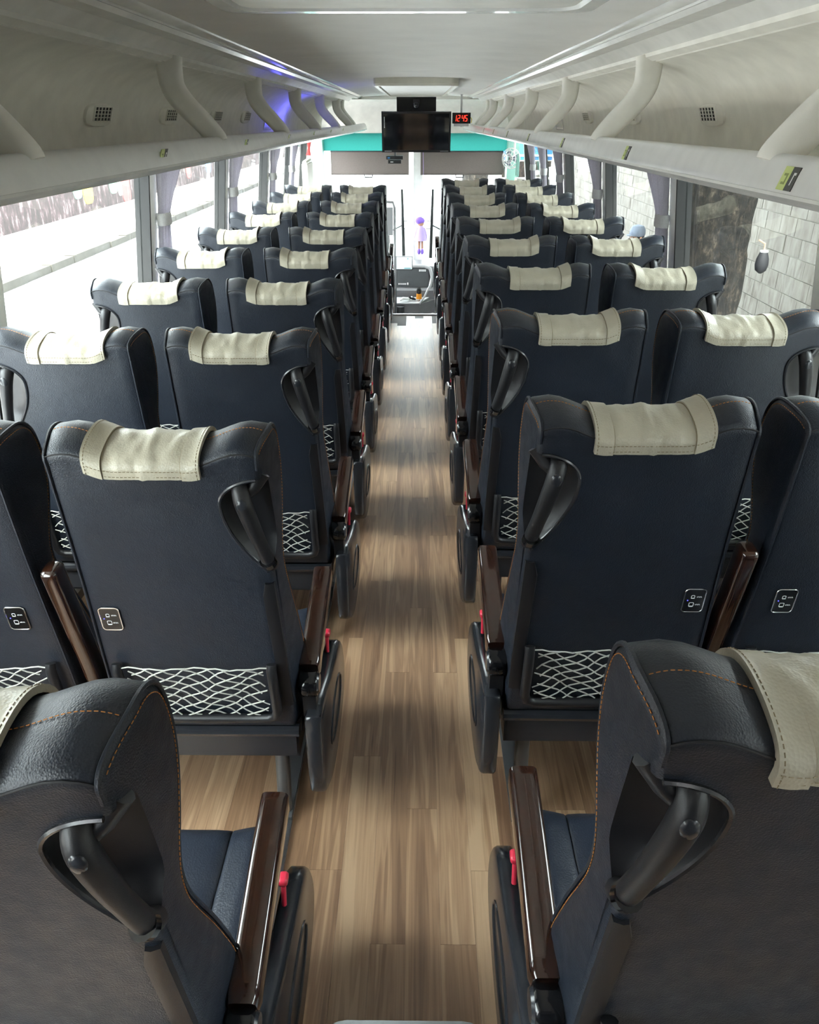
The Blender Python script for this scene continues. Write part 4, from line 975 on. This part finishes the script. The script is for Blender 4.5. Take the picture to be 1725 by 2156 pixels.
# block wall on the tree side
WX = 4.2
bw = empty('block_wall', (WX, 0, GROUND)); BL, BH = 0.40, 0.20
MB().box((0.012, -6, -0.1), (0.2, 60, 3.6)).build('mortar_core', MORTAR, bw, smooth=False)
b1 = MB(); b1.box((0.0, 0.005, 0.005), (0.05, BL - 0.005, BH - 0.005)); bme = b1.mesh('block', BLOCK, smooth=False)
rest = MB(); cells = []
for rw in range(18):
    for k in range(-10, 110):
        y = k * BL + (rw % 2) * BL / 2; cells.append((rw, y))
def keyv(c):
    z = GROUND + c[0] * BH; return (0 if (5.5 < c[1] < 16.5 and -0.35 < z < 1.25) else 1, c[1] if c[1] > 5 else 99)
cells.sort(key=keyv)
for n, (rw, y) in enumerate(cells):
    dx = random.uniform(-0.004, 0.004)
    if n < 290: link('block', bme, bw, (dx, y, rw * BH))
    else: rest.box((dx, y + 0.005, rw * BH + 0.005), (0.05, y + BL - 0.005, rw * BH + BH - 0.005))
o = rest.build('block_courses', BLOCK, bw, smooth=False); o['kind'] = 'stuff'
tag(bw, 'pale limewashed concrete block wall beside the coach', 'wall')
def trunk_mesh(rad, h, seed, lean=0.0):
    m = MB(); rings = []; n = 72
    for k in range(90):
        z = h * k / 89; ring = []
        for j in range(n):
            a = 2 * math.pi * j / n
            v = Vector((math.cos(a) * 2.2, math.sin(a) * 2.2, z * 1.3 + seed)); v2 = Vector((math.cos(a) * 9, math.sin(a) * 9, z * 3.2 + seed))
            r_ = rad * (1 + 0.35 * math.exp(-z * 3) + 0.10 * noise.noise(v) + 0.085 * noise.noise(v2) + 0.05 * noise.noise(v2 * 2.3))
            ring.append((r_ * math.cos(a) + lean * z, r_ * math.sin(a), z))
        rings.append(ring)
    return m.loft(rings).mesh('trunk', BARK, angle=180)
def tree(name, x, y, rad, seed, label, crown, lean=0.0, h=4.2, cy=0.0):
    root = empty(name, (x, y, GROUND)); link('trunk', trunk_mesh(rad, h, seed, lean), root)
    for k, (bx_, by_, bz_) in enumerate(((1.6, 0.5, 2.4), (-1.2, 1.4, 2.6), (0.4, -1.7, 2.2))):
        MB().tube([(lean * h, 0, h - 0.3), (lean * h + bx_ * 0.5, by_ * 0.5, h + bz_ * 0.5), (lean * h + bx_, by_, h + bz_)], [rad * 0.6, rad * 0.35, rad * 0.15], sides=10).build('branch', BARK, root)
    rnd = random.Random(seed); m = MB(); rx, ry, rz, cz, n = crown
    for k in range(n):
        while True:
            p = Vector((rnd.uniform(-1, 1), rnd.uniform(-1, 1), rnd.uniform(-1, 1)))
            if p.length < 1: break
        c = Vector((p.x * rx, p.y * ry + cy, p.z * rz + cz)); a = Vector((rnd.uniform(-1, 1), rnd.uniform(-1, 1), rnd.uniform(-0.4, 0.4))).normalized() * 0.20
        b = a.cross(Vector((rnd.uniform(-0.5, 0.5), rnd.uniform(-0.5, 0.5), 1))).normalized() * 0.09
        i0 = len(m.v); m.v += [tuple(c - a), tuple(c + b), tuple(c + a), tuple(c - b)]; m.face((i0, i0 + 1, i0 + 2, i0 + 3))
    o = m.build('crown', LEAF, root, smooth=False); o['kind'] = 'stuff'
    return tag(root, label, 'tree')
tree('tree', 2.62, 6.95, 0.27, 3, 'thick rough tree trunk outside the tree-side windows', (3.2, 6.6, 1.9, 5.7, 4200), -0.02, cy=2.6)
tree('tree', 1.33, 19.0, 0.29, 11, 'pale sunlit tree trunk seen through the windscreen', (2.4, 2.4, 1.2, 6.2, 2200))
tree('tree', 2.7, -1.6, 0.25, 21, 'unseen tree added by the block wall to shade the rear windows', (3.0, 3.6, 1.9, 5.7, 3200), cy=-0.6)  # out-of-view tree added to cut light through the rear tree-side windows
pch = empty('hanging_pouch', (2.935, 6.75, 0.50)); m = MB(); m.lathe([(0.012, 0.0), (0.044, 0.025), (0.054, 0.07), (0.050, 0.12), (0.034, 0.165), (0.030, 0.172)], (0, 0, 0), 'z', None, 18); m.build('pouch_body', POUCH, pch)
MB().lathe([(0.031, 0.172), (0.033, 0.175), (0.033, 0.186), (0.026, 0.188)], (0, 0, 0), 'z').build('pouch_rim', WHITE, pch); MB().tube([(0, 0, 0.186), (-0.005, 0, 0.24), (-0.06, 0, 0.27)], 0.007, sides=8).build('strap', SKIN, pch)
tag(pch, 'black pouch with white rim hanging beside the tree trunk', 'pouch')
# person walking along the block wall, mostly hidden by the seats
def person(x, y):
    root = empty('person', (x, y, GROUND))
    vs = {'pel': (0, 0, 0.88), 'chest': (0, 0.02, 1.22), 'neck': (0, 0.01, 1.38), 'head': (0, -0.01, 1.46), 'top': (0, -0.01, 1.60), 'ls': (-0.17, 0.01, 1.31), 'le': (-0.21, 0.03, 1.06), 'lh': (-0.20, -0.06, 0.84), 'rs': (0.17, 0.01, 1.31), 're': (0.21, 0.03, 1.06), 'rh': (0.20, -0.06, 0.84),
          'lk': (-0.09, -0.03, 0.47), 'la': (-0.09, 0.02, 0.08), 'lt': (-0.10, -0.14, 0.03), 'rk': (0.09, -0.03, 0.47), 'ra': (0.09, 0.02, 0.08), 'rt': (0.10, -0.14, 0.03), 'lhip': (-0.09, 0, 0.84), 'rhip': (0.09, 0, 0.84)}
    rad = {'pel': 0.14, 'chest': 0.15, 'neck': 0.055, 'head': 0.085, 'top': 0.085, 'ls': 0.065, 'le': 0.045, 'lh': 0.032, 'rs': 0.065, 're': 0.045, 'rh': 0.032, 'lk': 0.062, 'la': 0.042, 'lt': 0.035, 'rk': 0.062, 'ra': 0.042, 'rt': 0.035, 'lhip': 0.09, 'rhip': 0.09}
    ed = [('pel', 'chest'), ('chest', 'neck'), ('neck', 'head'), ('head', 'top'), ('chest', 'ls'), ('ls', 'le'), ('le', 'lh'), ('chest', 'rs'), ('rs', 're'), ('re', 'rh'), ('pel', 'lhip'), ('lhip', 'lk'), ('lk', 'la'), ('la', 'lt'), ('pel', 'rhip'), ('rhip', 'rk'), ('rk', 'ra'), ('ra', 'rt')]
    ks = list(vs); me = bpy.data.meshes.new('body'); me.from_pydata([vs[k] for k in ks], [(ks.index(a), ks.index(b)) for a, b in ed], [])
    o = link('body_raw', me); md = o.modifiers.new('skin', 'SKIN'); sv = me.skin_vertices[0].data
    for i, k in enumerate(ks): sv[i].radius = (rad[k], rad[k]); sv[i].use_root = (k == 'pel')
    o.modifiers.new('sub', 'SUBSURF').levels = 2
    bpy.context.view_layer.update(); ev = bpy.data.meshes.new_from_object(o.evaluated_get(bpy.context.evaluated_depsgraph_get())); bpy.data.objects.remove(o)
    ev.name = 'body'; ev.materials.clear()
    for mm in (SHIRT, TROUSER, SKIN): ev.materials.append(mm)
    for p in ev.polygons:
        z = p.center.z; xx = abs(p.center.x)
        p.material_index = 2 if z > 1.39 or (xx > 0.17 and z < 1.03) else (0 if z > 0.90 or xx > 0.17 else 1); p.use_smooth = True
    link('body', ev, root)
    MB().lathe([(0.100, 1.535), (0.108, 1.56), (0.104, 1.62), (0.075, 1.665), (0.02, 1.68)], (0, 0.0, 0), 'z', None, 20).build('cap', CAPM, root)
    MB().loft([[(0.08 * math.cos(a), -0.06 - 0.10 * math.sin(a), z) for a in [math.pi * k / 10 for k in range(11)]] for z in (1.540, 1.552)]).build('cap_brim', CAPM, root)
    MB().loft([[(0.096 * math.cos(a), 0.10 * math.sin(a), z) for a in [math.pi * (-0.15 + 1.3 * k / 12) for k in range(13)]] for z in (1.47, 1.545)]).build('hair', HAIR, root)
    for s in (-1, 1):
        MB().ball((s * 0.098, 0.0, 1.50), (0.012, 0.022, 0.032)).build('ear', SKIN, root); MB().ball((s * 0.033, -0.098, 1.515), 0.011).build('eye', WHITE, root)
    MB().tube([(0, -0.095, 1.515), (0, -0.12, 1.475), (0, -0.095, 1.465)], [0.008, 0.014, 0.010], sides=8).build('nose', SKIN, root); MB().tube([(-0.025, -0.088, 1.435), (0, -0.098, 1.433), (0.025, -0.088, 1.435)], 0.005, sides=6).build('mouth', REDP, root)
    root.rotation_euler = (0, 0, math.radians(-70))
    return tag(root, 'person in a pale blue cap standing by the block wall', 'person')
person(3.06, 11.2)
gt = empty('street_gate', (2.1, 16.2, GROUND))
for k in range(6): MB().box((-0.45 + 0.16 * k, 0, 0.05), (-0.31 + 0.16 * k, 0.03, 2.25)).build('gate_board', BARK, gt, smooth=False)
for x in (-0.47, 0.03, 0.52): MB().tube([(x, -0.03, 0), (x, -0.03, 3.0)], 0.02, sides=8).build('gate_bar', WHITE, gt)
for z in (1.95, 2.35, 2.75): MB().tube([(-0.47, -0.03, z), (0.52, -0.03, z)], 0.02, sides=8).build('gate_rail', WHITE, gt)
MB().box((-0.45, 0.0, 2.27), (0.50, 0.03, 3.1)).build('blue_panel', BLUEP, gt, smooth=False)
tag(gt, 'street gate with white bars and a blue panel beyond the windscreen', 'gate')
